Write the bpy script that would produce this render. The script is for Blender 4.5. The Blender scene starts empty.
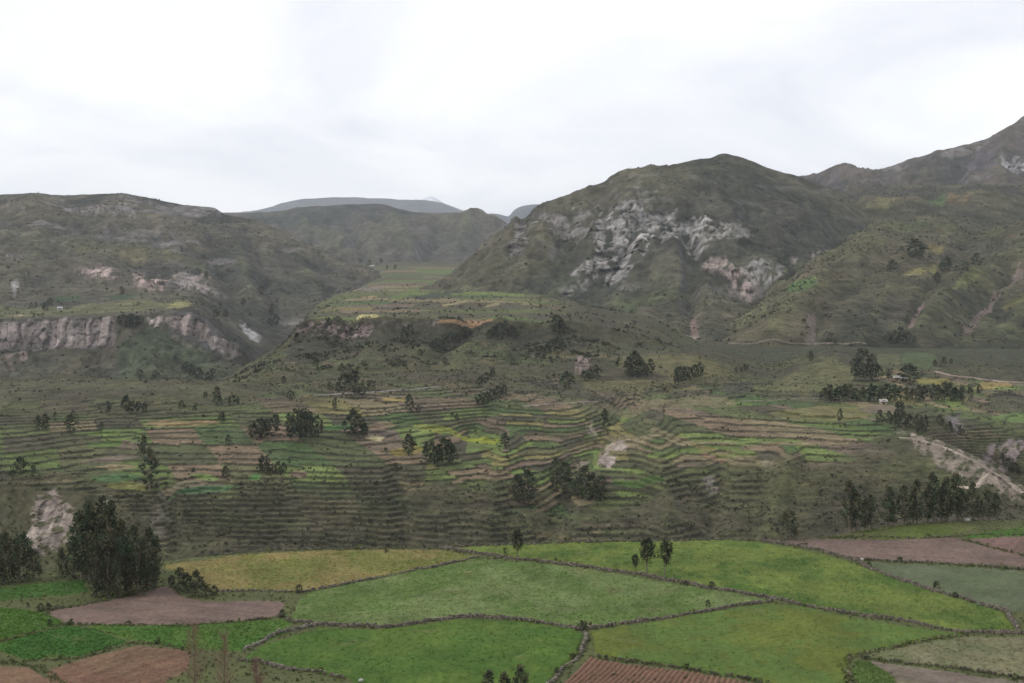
import bpy, math, random
import numpy as np

# ------------------------------------------------------------------ camera, sky, sun, exposure
F, YH, CX = 1400.0, 255.0, 512.0          # focal length in pixels, horizon row, centre column
CAMZ = 62.0                               # the camera stands 62 m above the near fields
scene = bpy.context.scene
cam_data = bpy.data.cameras.new("camera")
cam = bpy.data.objects.new("camera", cam_data)
scene.collection.objects.link(cam)
cam.location = (0, 0, CAMZ)
cam.rotation_euler = (math.radians(90), 0, 0)
cam_data.sensor_width = 36.0
cam_data.lens = 36.0 * F / 1024.0
cam_data.shift_y = -(341.5 - YH) / 1024.0
cam_data.clip_start = 0.5
cam_data.clip_end = 60000
scene.camera = cam

SUN_EL, SUN_AZ = math.radians(40), math.radians(-66)
world = bpy.data.worlds.new("World")
scene.world = world
world.use_nodes = True
wn, wl = world.node_tree.nodes, world.node_tree.links
wn.clear()
w_out = wn.new("ShaderNodeOutputWorld")
w_sky = wn.new("ShaderNodeTexSky"); w_sky.sky_type = 'NISHITA'; w_sky.sun_disc = False
w_sky.sun_elevation = SUN_EL; w_sky.sun_rotation = math.radians(180) - SUN_AZ
w_b1 = wn.new("ShaderNodeBackground"); w_b1.inputs[1].default_value = 0.1
wl.new(w_sky.outputs[0], w_b1.inputs[0])
w_tc = wn.new("ShaderNodeTexCoord")
w_sep = wn.new("ShaderNodeSeparateXYZ"); wl.new(w_tc.outputs['Generated'], w_sep.inputs[0])
w_abs = wn.new("ShaderNodeMath"); w_abs.operation = 'ABSOLUTE'; wl.new(w_sep.outputs[2], w_abs.inputs[0])
w_add = wn.new("ShaderNodeMath"); w_add.operation = 'ADD'; w_add.inputs[1].default_value = 0.34
wl.new(w_abs.outputs[0], w_add.inputs[0])
w_dx = wn.new("ShaderNodeMath"); w_dx.operation = 'DIVIDE'
wl.new(w_sep.outputs[0], w_dx.inputs[0]); wl.new(w_add.outputs[0], w_dx.inputs[1])
w_dy = wn.new("ShaderNodeMath"); w_dy.operation = 'DIVIDE'
wl.new(w_sep.outputs[1], w_dy.inputs[0]); wl.new(w_add.outputs[0], w_dy.inputs[1])
w_cmb = wn.new("ShaderNodeCombineXYZ")
wl.new(w_dx.outputs[0], w_cmb.inputs[0]); wl.new(w_dy.outputs[0], w_cmb.inputs[1])
w_noise = wn.new("ShaderNodeTexNoise"); w_noise.inputs['Scale'].default_value = 1.5
w_noise.inputs['Detail'].default_value = 6; w_noise.inputs['Roughness'].default_value = 0.56
w_noise.inputs['Distortion'].default_value = 0.5
wl.new(w_cmb.outputs[0], w_noise.inputs['Vector'])
w_ramp = wn.new("ShaderNodeValToRGB")
w_ramp.color_ramp.elements[0].position = 0.38; w_ramp.color_ramp.elements[0].color = (0.70, 0.715, 0.77, 1)
w_ramp.color_ramp.elements[1].position = 0.60; w_ramp.color_ramp.elements[1].color = (0.90, 0.90, 0.91, 1)
wl.new(w_noise.outputs[0], w_ramp.inputs[0])
w_b2 = wn.new("ShaderNodeBackground"); w_b2.inputs[1].default_value = 1.34
wl.new(w_ramp.outputs[0], w_b2.inputs[0])
w_mix = wn.new("ShaderNodeMixShader"); w_mix.inputs[0].default_value = 0.96   # cloud cover
wl.new(w_b1.outputs[0], w_mix.inputs[1]); wl.new(w_b2.outputs[0], w_mix.inputs[2])
wl.new(w_mix.outputs[0], w_out.inputs[0])

sun_data = bpy.data.lights.new("sun", 'SUN')
sun_data.energy = 1.5; sun_data.angle = math.radians(11); sun_data.color = (1.0, 0.97, 0.92)
sun = bpy.data.objects.new("sun", sun_data); scene.collection.objects.link(sun)
sun.rotation_euler = (math.radians(90) - SUN_EL, 0, SUN_AZ)

scene.view_settings.view_transform = 'Standard'
scene.view_settings.look = 'None'
scene.view_settings.exposure = 0.0
scene.view_settings.gamma = 1.0
scene.cycles.use_denoising = True
scene.cycles.denoising_prefilter = 'ACCURATE'
scene.cycles.max_bounces = 6
scene.cycles.diffuse_bounces = 3
scene.cycles.volume_bounces = 2
scene.cycles.transparent_max_bounces = 8

HAZE = 4.8e-5
rng = np.random.default_rng(11)
random.seed(11)

# ------------------------------------------------------------------ noise helpers
_perm = np.random.default_rng(5).permutation(256).astype(np.int64)
_perm = np.concatenate([_perm, _perm, _perm])
_ang = np.random.default_rng(6).uniform(0, 2 * np.pi, 256)
_gx, _gy = np.cos(_ang), np.sin(_ang)

def perlin(x, y):
    xi = np.floor(x).astype(np.int64); yi = np.floor(y).astype(np.int64)
    xf = x - xi; yf = y - yi
    u = xf * xf * xf * (xf * (xf * 6 - 15) + 10); v = yf * yf * yf * (yf * (yf * 6 - 15) + 10)
    def g(ix, iy, fx, fy):
        h = _perm[(_perm[ix & 255] + iy) & 255]
        return _gx[h] * fx + _gy[h] * fy
    a = g(xi, yi, xf, yf); b = g(xi + 1, yi, xf - 1, yf)
    c = g(xi, yi + 1, xf, yf - 1); d = g(xi + 1, yi + 1, xf - 1, yf - 1)
    return (a + u * (b - a) + v * (c + u * (d - c) - a - u * (b - a))) * 1.5

def fbm(x, y, wl, octv=4, gain=0.5, seed=0.0):
    s = np.zeros_like(x, dtype=float); a = 1.0; n = 0.0; k = 1.0 / wl
    for o in range(octv):
        s += a * perlin(x * k + seed * 17.3 + o * 31.7, y * k + seed * 9.1 - o * 12.9)
        n += a; a *= gain; k *= 2.03
    return s / n

def ridged(x, y, wl, octv=4, gain=0.5, seed=0.0):
    s = np.zeros_like(x, dtype=float); a = 1.0; n = 0.0; k = 1.0 / wl
    for o in range(octv):
        s += a * (1 - 2 * np.abs(perlin(x * k + seed * 13.7 + o * 21.1, y * k - seed * 7.7 + o * 5.3)))
        n += a; a *= gain; k *= 2.1
    return s / n

def sstep(a, b, x):
    t = np.clip((x - a) / (b - a), 0, 1)
    return t * t * (3 - 2 * t)

def hash01(a, b, c=0):
    h = np.sin(a * 127.1 + b * 311.7 + c * 74.7) * 43758.5453
    return h - np.floor(h)

def pchip_slopes(h, dl):
    m = np.zeros(len(h) + 1)
    for i in range(1, len(h)):
        if dl[i - 1] * dl[i] > 0:
            w1, w2 = 2 * h[i] + h[i - 1], h[i] + 2 * h[i - 1]
            m[i] = (w1 + w2) / (w1 / dl[i - 1] + w2 / dl[i])
    m[0] = dl[0]; m[-1] = dl[-1]
    return m

def curve1d(knots, x):
    """smooth monotone curve through (px, value) knots"""
    if np.isscalar(knots):
        return np.full_like(x, float(knots), dtype=float)
    k = sorted(knots); kx = np.array([p[0] for p in k], float); ky = np.array([p[1] for p in k], float)
    if len(kx) == 1:
        return np.full_like(x, ky[0], dtype=float)
    h = np.diff(kx); dl = np.diff(ky) / h; m = pchip_slopes(h, dl)
    xc = np.clip(x, kx[0], kx[-1]); i = np.clip(np.searchsorted(kx, xc) - 1, 0, len(h) - 1)
    t = (xc - kx[i]) / h[i]
    return ((2*t**3 - 3*t**2 + 1) * ky[i] + (t**3 - 2*t**2 + t) * h[i] * m[i]
            + (-2*t**3 + 3*t**2) * ky[i+1] + (t**3 - t**2) * h[i] * m[i+1])

def in_poly(poly, x, y):
    r = np.zeros(x.shape, bool); n = len(poly)
    for i in range(n):
        x1, y1 = poly[i]; x2, y2 = poly[(i + 1) % n]
        if y1 == y2: continue
        c = ((y1 > y) != (y2 > y)) & (x < (x2 - x1) * (y - y1) / (y2 - y1) + x1)
        r ^= c
    return r

def poly_dist(poly, x, y):
    """signed distance, positive inside"""
    d = np.full(x.shape, 1e9); n = len(poly)
    for i in range(n):
        ax, ay = poly[i]; bx, by = poly[(i + 1) % n]
        ex, ey = bx - ax, by - ay
        t = np.clip(((x - ax) * ex + (y - ay) * ey) / (ex*ex + ey*ey + 1e-9), 0, 1)
        d = np.minimum(d, np.hypot(x - ax - t * ex, y - ay - t * ey))
    return np.where(in_poly(poly, x, y), d, -d)

# ------------------------------------------------------------------ mesh and material helpers
def col(c):
    return np.array(c, float)

def fast_mesh(name, V, Fc, C=None, smooth=True):
    me = bpy.data.meshes.new(name)
    V = np.ascontiguousarray(V, np.float32); Fc = np.ascontiguousarray(Fc, np.int32)
    n, m, k = len(V), len(Fc), Fc.shape[1]
    me.vertices.add(n); me.vertices.foreach_set("co", V.ravel())
    me.loops.add(m * k); me.loops.foreach_set("vertex_index", Fc.ravel())
    me.polygons.add(m); me.polygons.foreach_set("loop_start", np.arange(0, m * k, k, dtype=np.int32))
    me.polygons.foreach_set("use_smooth", np.full(m, smooth, bool))
    if C is not None:
        at = me.color_attributes.new("tint", 'FLOAT_COLOR', 'POINT')
        c4 = np.ones((n, 4), np.float32); c4[:, :3] = C
        at.data.foreach_set("color", c4.ravel())
    me.update(calc_edges=True); me.validate()
    return me

def link(name, me, mat=None, parent=None):
    o = bpy.data.objects.new(name, me)
    scene.collection.objects.link(o)
    if mat is not None and not me.materials: me.materials.append(mat)
    if parent is not None: o.parent = parent
    return o

def tag(o, label, cat=None, group=None, kind=None):
    if label: o["label"] = label
    if cat: o["category"] = cat
    if group: o["group"] = group
    if kind: o["kind"] = kind
    return o

def make_mat(name, scales, lo, hi, bump=0.3, bump_scale=1.0, bump_dist=0.3, rough=1.0, trans=0.0, spec=0.1):
    m = bpy.data.materials.new(name); m.use_nodes = True
    nt = m.node_tree; n, l = nt.nodes, nt.links
    b = n["Principled BSDF"]; b.inputs['Roughness'].default_value = rough
    b.inputs['Specular IOR Level'].default_value = spec
    at = n.new("ShaderNodeVertexColor"); at.layer_name = "tint"
    g = n.new("ShaderNodeNewGeometry")
    c = at.outputs[0]
    for i, (s, det) in enumerate(scales):
        t = n.new("ShaderNodeTexNoise"); t.inputs['Scale'].default_value = s
        t.inputs['Detail'].default_value = det; t.inputs['Roughness'].default_value = 0.62
        l.new(g.outputs['Position'], t.inputs['Vector'])
        r = n.new("ShaderNodeMapRange"); r.inputs[1].default_value = 0.3; r.inputs[2].default_value = 0.7
        r.inputs[3].default_value = lo; r.inputs[4].default_value = hi; r.clamp = True
        l.new(t.outputs[0], r.inputs[0])
        mx = n.new("ShaderNodeVectorMath"); mx.operation = 'SCALE'
        l.new(c, mx.inputs[0]); l.new(r.outputs[0], mx.inputs['Scale']); c = mx.outputs[0]
    l.new(c, b.inputs['Base Color'])
    if bump:
        t = n.new("ShaderNodeTexNoise"); t.inputs['Scale'].default_value = bump_scale
        t.inputs['Detail'].default_value = 5; l.new(g.outputs['Position'], t.inputs['Vector'])
        bp = n.new("ShaderNodeBump"); bp.inputs['Strength'].default_value = bump
        bp.inputs['Distance'].default_value = bump_dist
        l.new(t.outputs[0], bp.inputs['Height']); l.new(bp.outputs[0], b.inputs['Normal'])
    if trans:
        tr = n.new("ShaderNodeBsdfTranslucent"); l.new(c, tr.inputs[0])
        mix = n.new("ShaderNodeMixShader"); mix.inputs[0].default_value = trans
        l.new(b.outputs[0], mix.inputs[1]); l.new(tr.outputs[0], mix.inputs[2])
        l.new(mix.outputs[0], n["Material Output"].inputs[0])
    return m

M_NEAR = make_mat("near_ground", [(0.10, 6), (0.9, 4)], 0.82, 1.18, 0.5, 1.2, 0.35)
M_MID = make_mat("hillside_ground", [(0.12, 8), (0.45, 5)], 0.62, 1.42, 0.6, 0.4, 1.0)
M_FAR = make_mat("mountain_ground", [(0.03, 9), (0.11, 7)], 0.56, 1.5, 0.8, 0.09, 6.0)
M_BLUE = make_mat("distant_ground", [(0.006, 9)], 0.8, 1.2, 0.3, 0.02, 15.0)
M_STONE = make_mat("stone", [(2.5, 3)], 0.7, 1.3, 0.4, 4.0, 0.05)
M_LEAF = make_mat("foliage", [(0.9, 2)], 0.8, 1.2, 0, trans=0.18)
M_BARK = make_mat("bark", [(3.0, 3)], 0.75, 1.25, 0.4, 6.0, 0.03)
M_GRASS = make_mat("crop_leaves", [(0.4, 3)], 0.9, 1.1, 0, trans=0.42)
M_WALL = make_mat("plaster", [(1.2, 3)], 0.85, 1.1, 0.2, 3.0, 0.02)

# ------------------------------------------------------------------ terrain sheets
def columns(x0, x1, step, lo=-30, hi=1054, wide=9.0):
    xs = []
    x = x0
    while x < x1:
        xs.append(x); x += step if lo <= x <= hi else wide
    xs.append(x1)
    return np.array(xs, float)

class Sheet:
    """a landform: a grid whose rows run through named control curves (its foot, rim, crest ...)"""
    def __init__(self, cols, curves):
        self.px = cols; C = len(cols)
        Dk, Zk, N, S = [], [], [], []
        for cv in curves:
            d = curve1d(cv['d'], cols)
            z = curve1d(cv['z'], cols) if 'z' in cv else (YH - curve1d(cv['y'], cols)) / F * d
            Dk.append(d); Zk.append(z); N.append(cv.get('n', 10)); S.append(cv.get('sharp', False))
        Dk, Zk = np.array(Dk), np.array(Zk)
        K = len(curves)
        def tang(P):
            L = np.zeros_like(P); R = np.zeros_like(P)
            for k in range(K):
                a = P[k] - P[k-1] if k > 0 else P[k+1] - P[k]
                b = P[k+1] - P[k] if k < K - 1 else a
                if S[k]: L[k], R[k] = a, b
                else:
                    hm = np.where(a * b > 0, 2 * a * b / np.where(np.abs(a + b) < 1e-9, 1e-9, a + b), 0)
                    L[k] = R[k] = hm
            return L, R
        DL, DR = tang(Dk); ZL, ZR = tang(Zk)
        D, Z = [], []
        for k in range(K - 1):
            n = N[k]
            for i in range(n + (1 if k == K - 2 else 0)):
                t = i / n
                h = (2*t**3 - 3*t**2 + 1, t**3 - 2*t**2 + t, -2*t**3 + 3*t**2, t**3 - t**2)
                D.append(h[0]*Dk[k] + h[1]*DR[k] + h[2]*Dk[k+1] + h[3]*DL[k+1])
                Z.append(h[0]*Zk[k] + h[1]*ZR[k] + h[2]*Zk[k+1] + h[3]*ZL[k+1])
        self.D, self.Z = np.array(D), np.array(Z)
        self.R, self.C = self.D.shape
        self.PX = np.broadcast_to(cols, self.D.shape)
        self.X = (self.PX - CX) / F * np.maximum(self.D, 150.0)
        self.Y = self.D.copy()
        self.PY0 = YH - F * self.Z / np.maximum(self.D, 1.0)
        self.col = np.zeros((self.R, self.C, 3))
        self.reg = np.zeros((self.R - 1, self.C - 1), int)
    def project(self):
        Y = np.maximum(self.Y, 1.0)
        return CX + F * self.X / Y, YH - F * self.Z / Y
    def paint(self, poly, c, soft=3.0, amount=1.0, jag=4.0, wl=14.0, seed=1.0, broken=0, broken_bias=0.0):
        x, y = self.PX, self.PY0
        x0, x1 = min(p[0] for p in poly) - 15, max(p[0] for p in poly) + 15
        y0, y1 = min(p[1] for p in poly) - 15, max(p[1] for p in poly) + 15
        m = (x > x0) & (x < x1) & (y > y0) & (y < y1)
        if not m.any(): return np.zeros_like(self.D)
        w = np.zeros_like(self.D)
        xs, ys = x[m], y[m]
        jx = fbm(xs, ys, wl, 3, 0.6, seed) * jag
        sd = poly_dist(poly, xs, ys) + jx
        w[m] = sstep(-soft * 0.3, soft, sd) * amount
        if broken:
            w[m] *= sstep(-0.16, 0.04, fbm(xs + ys * 0.5, ys * 1.3, broken, 4, 0.6, seed + 20) + broken_bias)
        self.col = self.col * (1 - w[..., None]) + col(c) * w[..., None]
        return w
    def hit(self, px, py):
        """first surface met along the ray through a pixel -> (x, y, z) relative to the camera height"""
        j = int(np.argmin(np.abs(self.px - px)))
        yy = YH - F * self.Z[:, j] / np.maximum(self.Y[:, j], 1.0)
        ok = self.Y[:, j] > 100
        idx = np.where(ok & (yy <= py))[0]
        i = int(idx[0]) if len(idx) else int(np.argmin(np.where(ok, yy, 1e9)))
        d = self.Y[i, j]
        return (px - CX) / F * d, d, self.Z[i, j]
    def height(self, x, y):
        px = CX + F * x / max(y, 1.0)
        j = int(np.argmin(np.abs(self.px - px)))
        return float(np.interp(y, self.Y[:, j], self.Z[:, j]))
    def emit(self, name, mat, label=None, kind='structure', reg=0, parent=None, cat=None):
        sel = np.argwhere(self.reg == reg)
        if len(sel) == 0: return None
        i, j = sel[:, 0], sel[:, 1]; C = self.C
        q = np.stack([i*C + j, i*C + j + 1, (i+1)*C + j + 1, (i+1)*C + j], 1)
        used, inv = np.unique(q, return_inverse=True)
        V = np.stack([self.X.ravel()[used], self.Y.ravel()[used], self.Z.ravel()[used] + CAMZ], 1)
        me = fast_mesh(name, V, inv.reshape(-1, 4), np.clip(self.col.reshape(-1, 3)[used], 0.004, 0.9))
        return tag(link(name, me, mat, parent), label, cat, kind=kind)

def K(xs, vs):
    return list(zip(xs, vs))

KX = [-350, 0, 128, 256, 384, 512, 640, 768, 896, 960, 1024, 1374]
FULL = columns(-350, 1374, 1.3)

# --- A: the near fields on their terrace, with the slope below the camera
rim_y = [(-350, 574), (0, 573), (60, 572), (110, 568), (165, 561), (230, 553), (330, 549.5), (440, 547.5), (500, 545), (640, 541),
         (730, 540), (765, 541), (830, 535), (900, 525), (960, 521), (1024, 520), (1374, 512)]
rim_d = [(x, 62.0 * F / (y - YH)) for x, y in rim_y]
rim_o = lambda o: [(x, d + o) for x, d in rim_d]
A = Sheet(FULL, [
    dict(d=-90, z=8, n=4), dict(d=2, z=-1.8, n=8), dict(d=60, z=-23, n=8), dict(d=130, z=-43, n=8),
    dict(d=190, z=-61.2, n=12), dict(d=205, z=-62, n=142), dict(d=rim_d, z=-62, n=8, sharp=True),
    dict(d=rim_o(22), z=-72, n=8), dict(d=rim_o(60), z=-104, n=4), dict(d=rim_o(130), z=-125)])

# --- B: the terraced hillside across the gorge
b9y = [(-350, 374), (0, 377), (60, 374), (128, 379), (220, 383), (256, 384), (384, 372), (512, 368), (590, 362), (630, 352), (700, 352),
       (768, 366), (800, 358), (832, 352), (870, 364), (896, 372), (1024, 382), (1374, 380)]
B = Sheet(FULL, [
    dict(d=345, z=-125, n=3), dict(d=400, z=-108, n=6),
    dict(y=K(KX, [580]*12), d=438, n=14),
    dict(y=K(KX, [562, 562, 560, 556, 553, 550, 548, 548, 540, 535, 530, 530]), d=450, n=58),
    dict(y=K(KX, [522, 520, 522, 520, 515, 512, 505, 495, 500, 510, 520, 525]),
         d=K(KX, [468, 468, 468, 470, 472, 476, 484, 488, 484, 478, 474, 470]), n=62),
    dict(y=K(KX, [485, 483, 492, 482, 472, 474, 468, 458, 455, 463, 492, 495]),
         d=K(KX, [480, 480, 482, 492, 500, 510, 520, 525, 525, 520, 510, 510]), n=75),
    dict(y=K(KX, [440, 440, 445, 440, 432, 435, 430, 425, 425, 445, 478, 470]),
         d=K(KX, [540, 540, 545, 555, 565, 570, 580, 585, 585, 585, 580, 580]), n=60),
    dict(y=K(KX, [405, 405, 408, 405, 398, 398, 404, 402, 412, 422, 430, 430]),
         d=K(KX, [610, 610, 615, 625, 640, 640, 650, 655, 625, 620, 615, 620]), n=40),
    dict(y=K(KX, [384, 384, 382, 386, 378, 380, 384, 386, 395, 398, 402, 402]),
         d=K(KX, [700, 700, 700, 710, 720, 740, 760, 760, 700, 705, 710, 720]), n=44),
    dict(y=b9y, d=[(-350, 760), (384, 760), (512, 800), (640, 850), (768, 870), (832, 860), (896, 800), (1024, 820), (1374, 820)], n=36),
    dict(z=[(-350, -100), (0, -100), (256, -95), (384, -85), (512, -75), (600, -67), (700, -65), (1024, -68), (1374, -68)],
         d=[(-350, 900), (400, 900), (600, 1010), (1374, 1010)], n=8),
    dict(d=1260, z=-125)])

# --- M: the plateau in the middle and the valley floor behind it
M = Sheet(columns(205, 800, 1.3), [
    dict(d=700, z=-110, n=5),
    dict(y=[(205, 400), (260, 384), (384, 374), (600, 370), (800, 400)], d=790, n=36),
    dict(y=[(205, 395), (225, 382), (260, 362), (300, 348), (384, 347), (512, 346), (600, 347), (700, 372), (800, 395)], d=915, n=30),
    dict(y=[(205, 399), (230, 387), (255, 371), (275, 358), (292, 346), (305, 338), (320, 336), (380, 335), (440, 335), (500, 336), (560, 334), (620, 341), (700, 364), (800, 390)], d=950, n=16),
    dict(y=[(205, 398), (230, 386), (255, 368), (275, 351), (292, 335), (302, 322), (310, 319.5), (380, 318.5), (440, 319), (500, 322), (560, 321), (620, 332), (700, 356), (800, 385)],
         d=960, n=16, sharp=True),
    dict(y=[(205, 392), (235, 372), (262, 360), (285, 346), (300, 330), (312, 311), (335, 306), (440, 305), (560, 306), (640, 316), (700, 342), (800, 372)], d=1150, n=22),
    dict(y=[(205, 382), (260, 352), (295, 332), (318, 304), (340, 294), (380, 290), (440, 290), (560, 296), (620, 318), (800, 360)], d=1500, n=18),
    dict(y=[(205, 360), (270, 335), (325, 310), (350, 290), (392, 275), (450, 276), (560, 286), (800, 340)], d=2100, n=18),
    dict(y=[(205, 300), (300, 270), (380, 262.5), (440, 262), (560, 268), (800, 290)], d=2900, n=8),
    dict(y=[(205, 290), (380, 262), (560, 262), (800, 280)], d=3700)])

# --- L: the left mesa with its cliff and the mountain over it
LX = columns(-350, 430, 1.3)
L = Sheet(LX, [
    dict(d=960, z=-135, n=5),
    dict(y=[(-350, 392), (0, 388), (128, 388), (200, 390), (260, 392), (430, 392)], d=1120, n=44),
    dict(y=[(-350, 354), (0, 352), (60, 349), (110, 349), (128, 338), (150, 334), (175, 343), (200, 352), (235, 366), (260, 378), (300, 385), (430, 390)],
         d=[(-350, 1222), (100, 1222), (128, 1205), (160, 1215), (200, 1215), (430, 1200)], n=40, sharp=True),
    dict(y=[(-350, 323), (0, 321.5), (60, 318.5), (115, 317), (150, 314), (190, 311), (204, 317), (215, 326), (235, 345), (260, 366), (300, 376), (430, 384)], d=1235, n=26, sharp=True),
    dict(y=[(-350, 305), (0, 303), (100, 301), (190, 300), (215, 310), (240, 322), (270, 336), (310, 352), (430, 372)], d=1450, n=36),
    dict(y=[(-350, 265), (0, 262), (100, 266), (200, 272), (250, 282), (300, 290), (340, 296), (380, 306), (430, 340)], d=1720, n=40),
    dict(y=[(-350, 225), (0, 226), (100, 231), (200, 238), (250, 250), (300, 264), (350, 276), (390, 288), (430, 315)], d=2020, n=34),
    dict(y=[(-350, 200), (-60, 196), (0, 195), (30, 193), (60, 196), (85, 194), (110, 193), (150, 198), (190, 206), (214, 208), (224, 213), (260, 222),
            (300, 240), (350, 262), (385, 276), (430, 305)], d=[(-350, 2300), (225, 2300), (300, 2250), (430, 2200)], n=10, sharp=True),
    dict(d=2800, z=-30, n=4), dict(d=3300, z=-120)])

# --- C: the rocky mountain
CXs = columns(400, 1060, 1.2)
C_ = Sheet(CXs, [
    dict(d=1000, z=-125, n=5),
    dict(y=[(400, 310), (430, 300), (480, 302), (560, 308), (600, 322), (650, 331), (700, 339), (740, 344), (800, 345), (1060, 360)],
         d=[(400, 1520), (480, 1450), (560, 1340), (650, 1200), (740, 1120), (1060, 1100)], n=48),
    dict(y=[(400, 302), (430, 296), (470, 287), (515, 280), (560, 285), (600, 290), (650, 292), (700, 302), (740, 318), (800, 322), (1060, 345)],
         d=[(400, 1560), (515, 1530), (650, 1420), (740, 1330), (1060, 1320)], n=64),
    dict(y=[(400, 300), (430, 294), (470, 274), (515, 246), (560, 240), (600, 232), (650, 225), (700, 224), (730, 222), (760, 228), (800, 240), (850, 262), (1060, 330)],
         d=[(400, 1600), (515, 1610), (650, 1560), (740, 1560), (1060, 1560)], n=64),
    dict(y=[(400, 299), (430, 293), (450, 281), (470, 266), (490, 246), (505, 234), (515, 222), (530, 214), (545, 207), (560, 203), (580, 194), (600, 185), (620, 178), (650, 168),
            (680, 164), (700, 159), (714, 156), (725, 153.5), (735, 156), (750, 161), (780, 172), (800, 178), (830, 190), (860, 210), (900, 240), (1060, 315)],
         d=[(400, 1620), (515, 1690), (600, 1760), (725, 1820), (800, 1850), (1060, 1900)], n=10, sharp=True),
    dict(d=2400, z=-60, n=4), dict(d=2800, z=-150)])

# --- D: the green slopes on the right
D_ = Sheet(columns(690, 1374, 1.25), [
    dict(d=880, z=-125, n=5),
    dict(y=[(690, 352), (740, 346), (800, 344), (900, 346), (1024, 352), (1374, 352)], d=1015, n=60),
    dict(y=[(690, 350), (720, 340), (745, 325), (770, 312), (800, 302), (850, 298), (900, 302), (940, 300), (980, 312), (1024, 312), (1374, 300)], d=1180, n=60),
    dict(y=[(690, 349), (720, 338), (740, 322), (770, 294), (800, 281), (830, 268), (860, 254), (900, 256), (960, 262), (1024, 258), (1374, 245)], d=1420, n=44),
    dict(y=[(690, 348), (740, 321), (780, 288), (800, 280), (830, 262), (852, 244), (880, 228), (900, 224), (960, 220), (1024, 218), (1374, 210)], d=1750, n=46),
    dict(y=[(690, 347), (740, 320), (780, 286), (800, 278), (815, 250), (828, 212), (842, 193), (870, 189), (900, 188), (960, 187), (1024, 187), (1374, 178)],
         d=2150, n=10),
    dict(d=2500, z=70, n=4), dict(d=3000, z=-100)])

# --- E: the high mountain on the right
E_ = Sheet(columns(740, 1374, 1.4), [
    dict(d=2200, z=-60, n=5),
    dict(y=[(740, 235), (800, 215), (830, 205), (1374, 200)], d=2500, n=44),
    dict(y=[(740, 215), (790, 197), (840, 190), (900, 184), (960, 176), (1024, 165), (1374, 130)], d=2850, n=50),
    dict(y=[(740, 195), (770, 182), (790, 177), (815, 175.5), (832, 170), (848, 166), (856, 167.5), (866, 171.5), (888, 167.5), (905, 162), (930, 154), (955, 148), (980, 142), (1000, 132),
            (1012, 125), (1024, 118), (1060, 102), (1120, 86), (1374, 70)], d=3250, n=8, sharp=True),
    dict(d=4200, z=0, n=4), dict(d=5000, z=-150)])

# --- distant ridges
G_ = Sheet(columns(150, 640, 1.5), [
    dict(d=2400, z=-90, n=5),
    dict(y=[(150, 285), (640, 285)], d=2900, n=30),
    dict(y=[(150, 240), (260, 244), (380, 240), (460, 245), (500, 250), (640, 262)], d=3450, n=36),
    dict(y=[(150, 212), (215, 214), (255, 213), (285, 210), (300, 206), (330, 204.5), (372, 203.5), (385, 204.5), (400, 209), (420, 212), (450, 214), (465, 213), (474, 209.5), (480, 209.5), (487, 214),
            (500, 219), (515, 228), (560, 240), (640, 250)], d=4000, n=8, sharp=True),
    dict(d=5000, z=-50)])
H1 = Sheet(columns(120, 620, 2.2), [
    dict(d=7400, z=-180, n=6),
    dict(y=[(120, 222), (225, 213), (250, 211.5), (272, 207), (290, 201.5), (305, 199), (340, 198), (385, 199), (420, 200), (440, 203), (455, 209), (475, 214), (500, 217), (540, 222), (620, 226)], d=9200, n=6),
    dict(d=10300, z=-150)])
H2 = Sheet(columns(440, 760, 2.2), [
    dict(d=6000, z=-180, n=6),
    dict(y=[(440, 225), (480, 215), (492, 213), (500, 214), (508, 216), (514, 210), (524, 205), (534, 204), (545, 204), (558, 203), (575, 207), (620, 212), (760, 220)], d=7800, n=6),
    dict(d=8900, z=-150)])
SN = Sheet(columns(330, 540, 1.6), [
    dict(d=10000, z=-205, n=30),
    dict(y=[(330, 218), (380, 208), (405, 203.5), (418, 200.5), (427, 197), (431, 195.5), (436, 198), (444, 203), (455, 208), (475, 215), (540, 225)], d=11500, n=6),
    dict(d=12300, z=-205)])
# the plain that carries everything to the horizon
ground_v = [(-9000, -400, CAMZ - 210), (9000, -400, CAMZ - 210), (9000, 12800, CAMZ - 210), (-9000, 12800, CAMZ - 210)]
gme = fast_mesh("ground", np.array(ground_v), np.array([[0, 1, 2, 3]]), np.tile([0.07, 0.075, 0.05], (4, 1)))
tag(link("ground", gme, M_BLUE), "valley bottom land far below", kind='structure')

# ------------------------------------------------------------------ relief
def crest_keep(S, lo, hi):
    return sstep(lo, lo + (hi - lo) * 0.3, S.D) * (1 - sstep(hi - (hi - lo) * 0.25, hi, S.D))

def mountain(S, amp, wl, d0, d1, seed, crest=0.25):
    k = crest_keep(S, d0, d1) * (1 - crest) + crest
    wx = fbm(S.X, S.Y, wl * 1.6, 3, 0.5, seed + 3) * wl * 0.35
    r = ridged((S.X + wx), S.Y * 0.45 + wx * 0.4, wl, 5, 0.52, seed)
    s = fbm(S.X, S.Y, wl * 0.33, 5, 0.55, seed + 5)
    g = ridged(S.X + wx * 0.6, S.Y * 0.38 + wx * 0.3, wl * 0.36, 4, 0.55, seed + 9)
    S.Z = S.Z + (r - 0.25) * amp * k + s * amp * 0.2 * k - (np.clip(g, 0.25, 1) - 0.25) * amp * 0.6 * k
    S.gul = g
    S.Z = S.Z + (fbm(S.X, S.Y, wl * 0.12, 3, 0.55, seed + 15) * 0.05 + np.clip(fbm(S.X, S.Y, wl * 0.2, 3, 0.5, seed + 17) - 0.12, 0, 1) * 0.16) * amp
    S.rel = r

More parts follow.
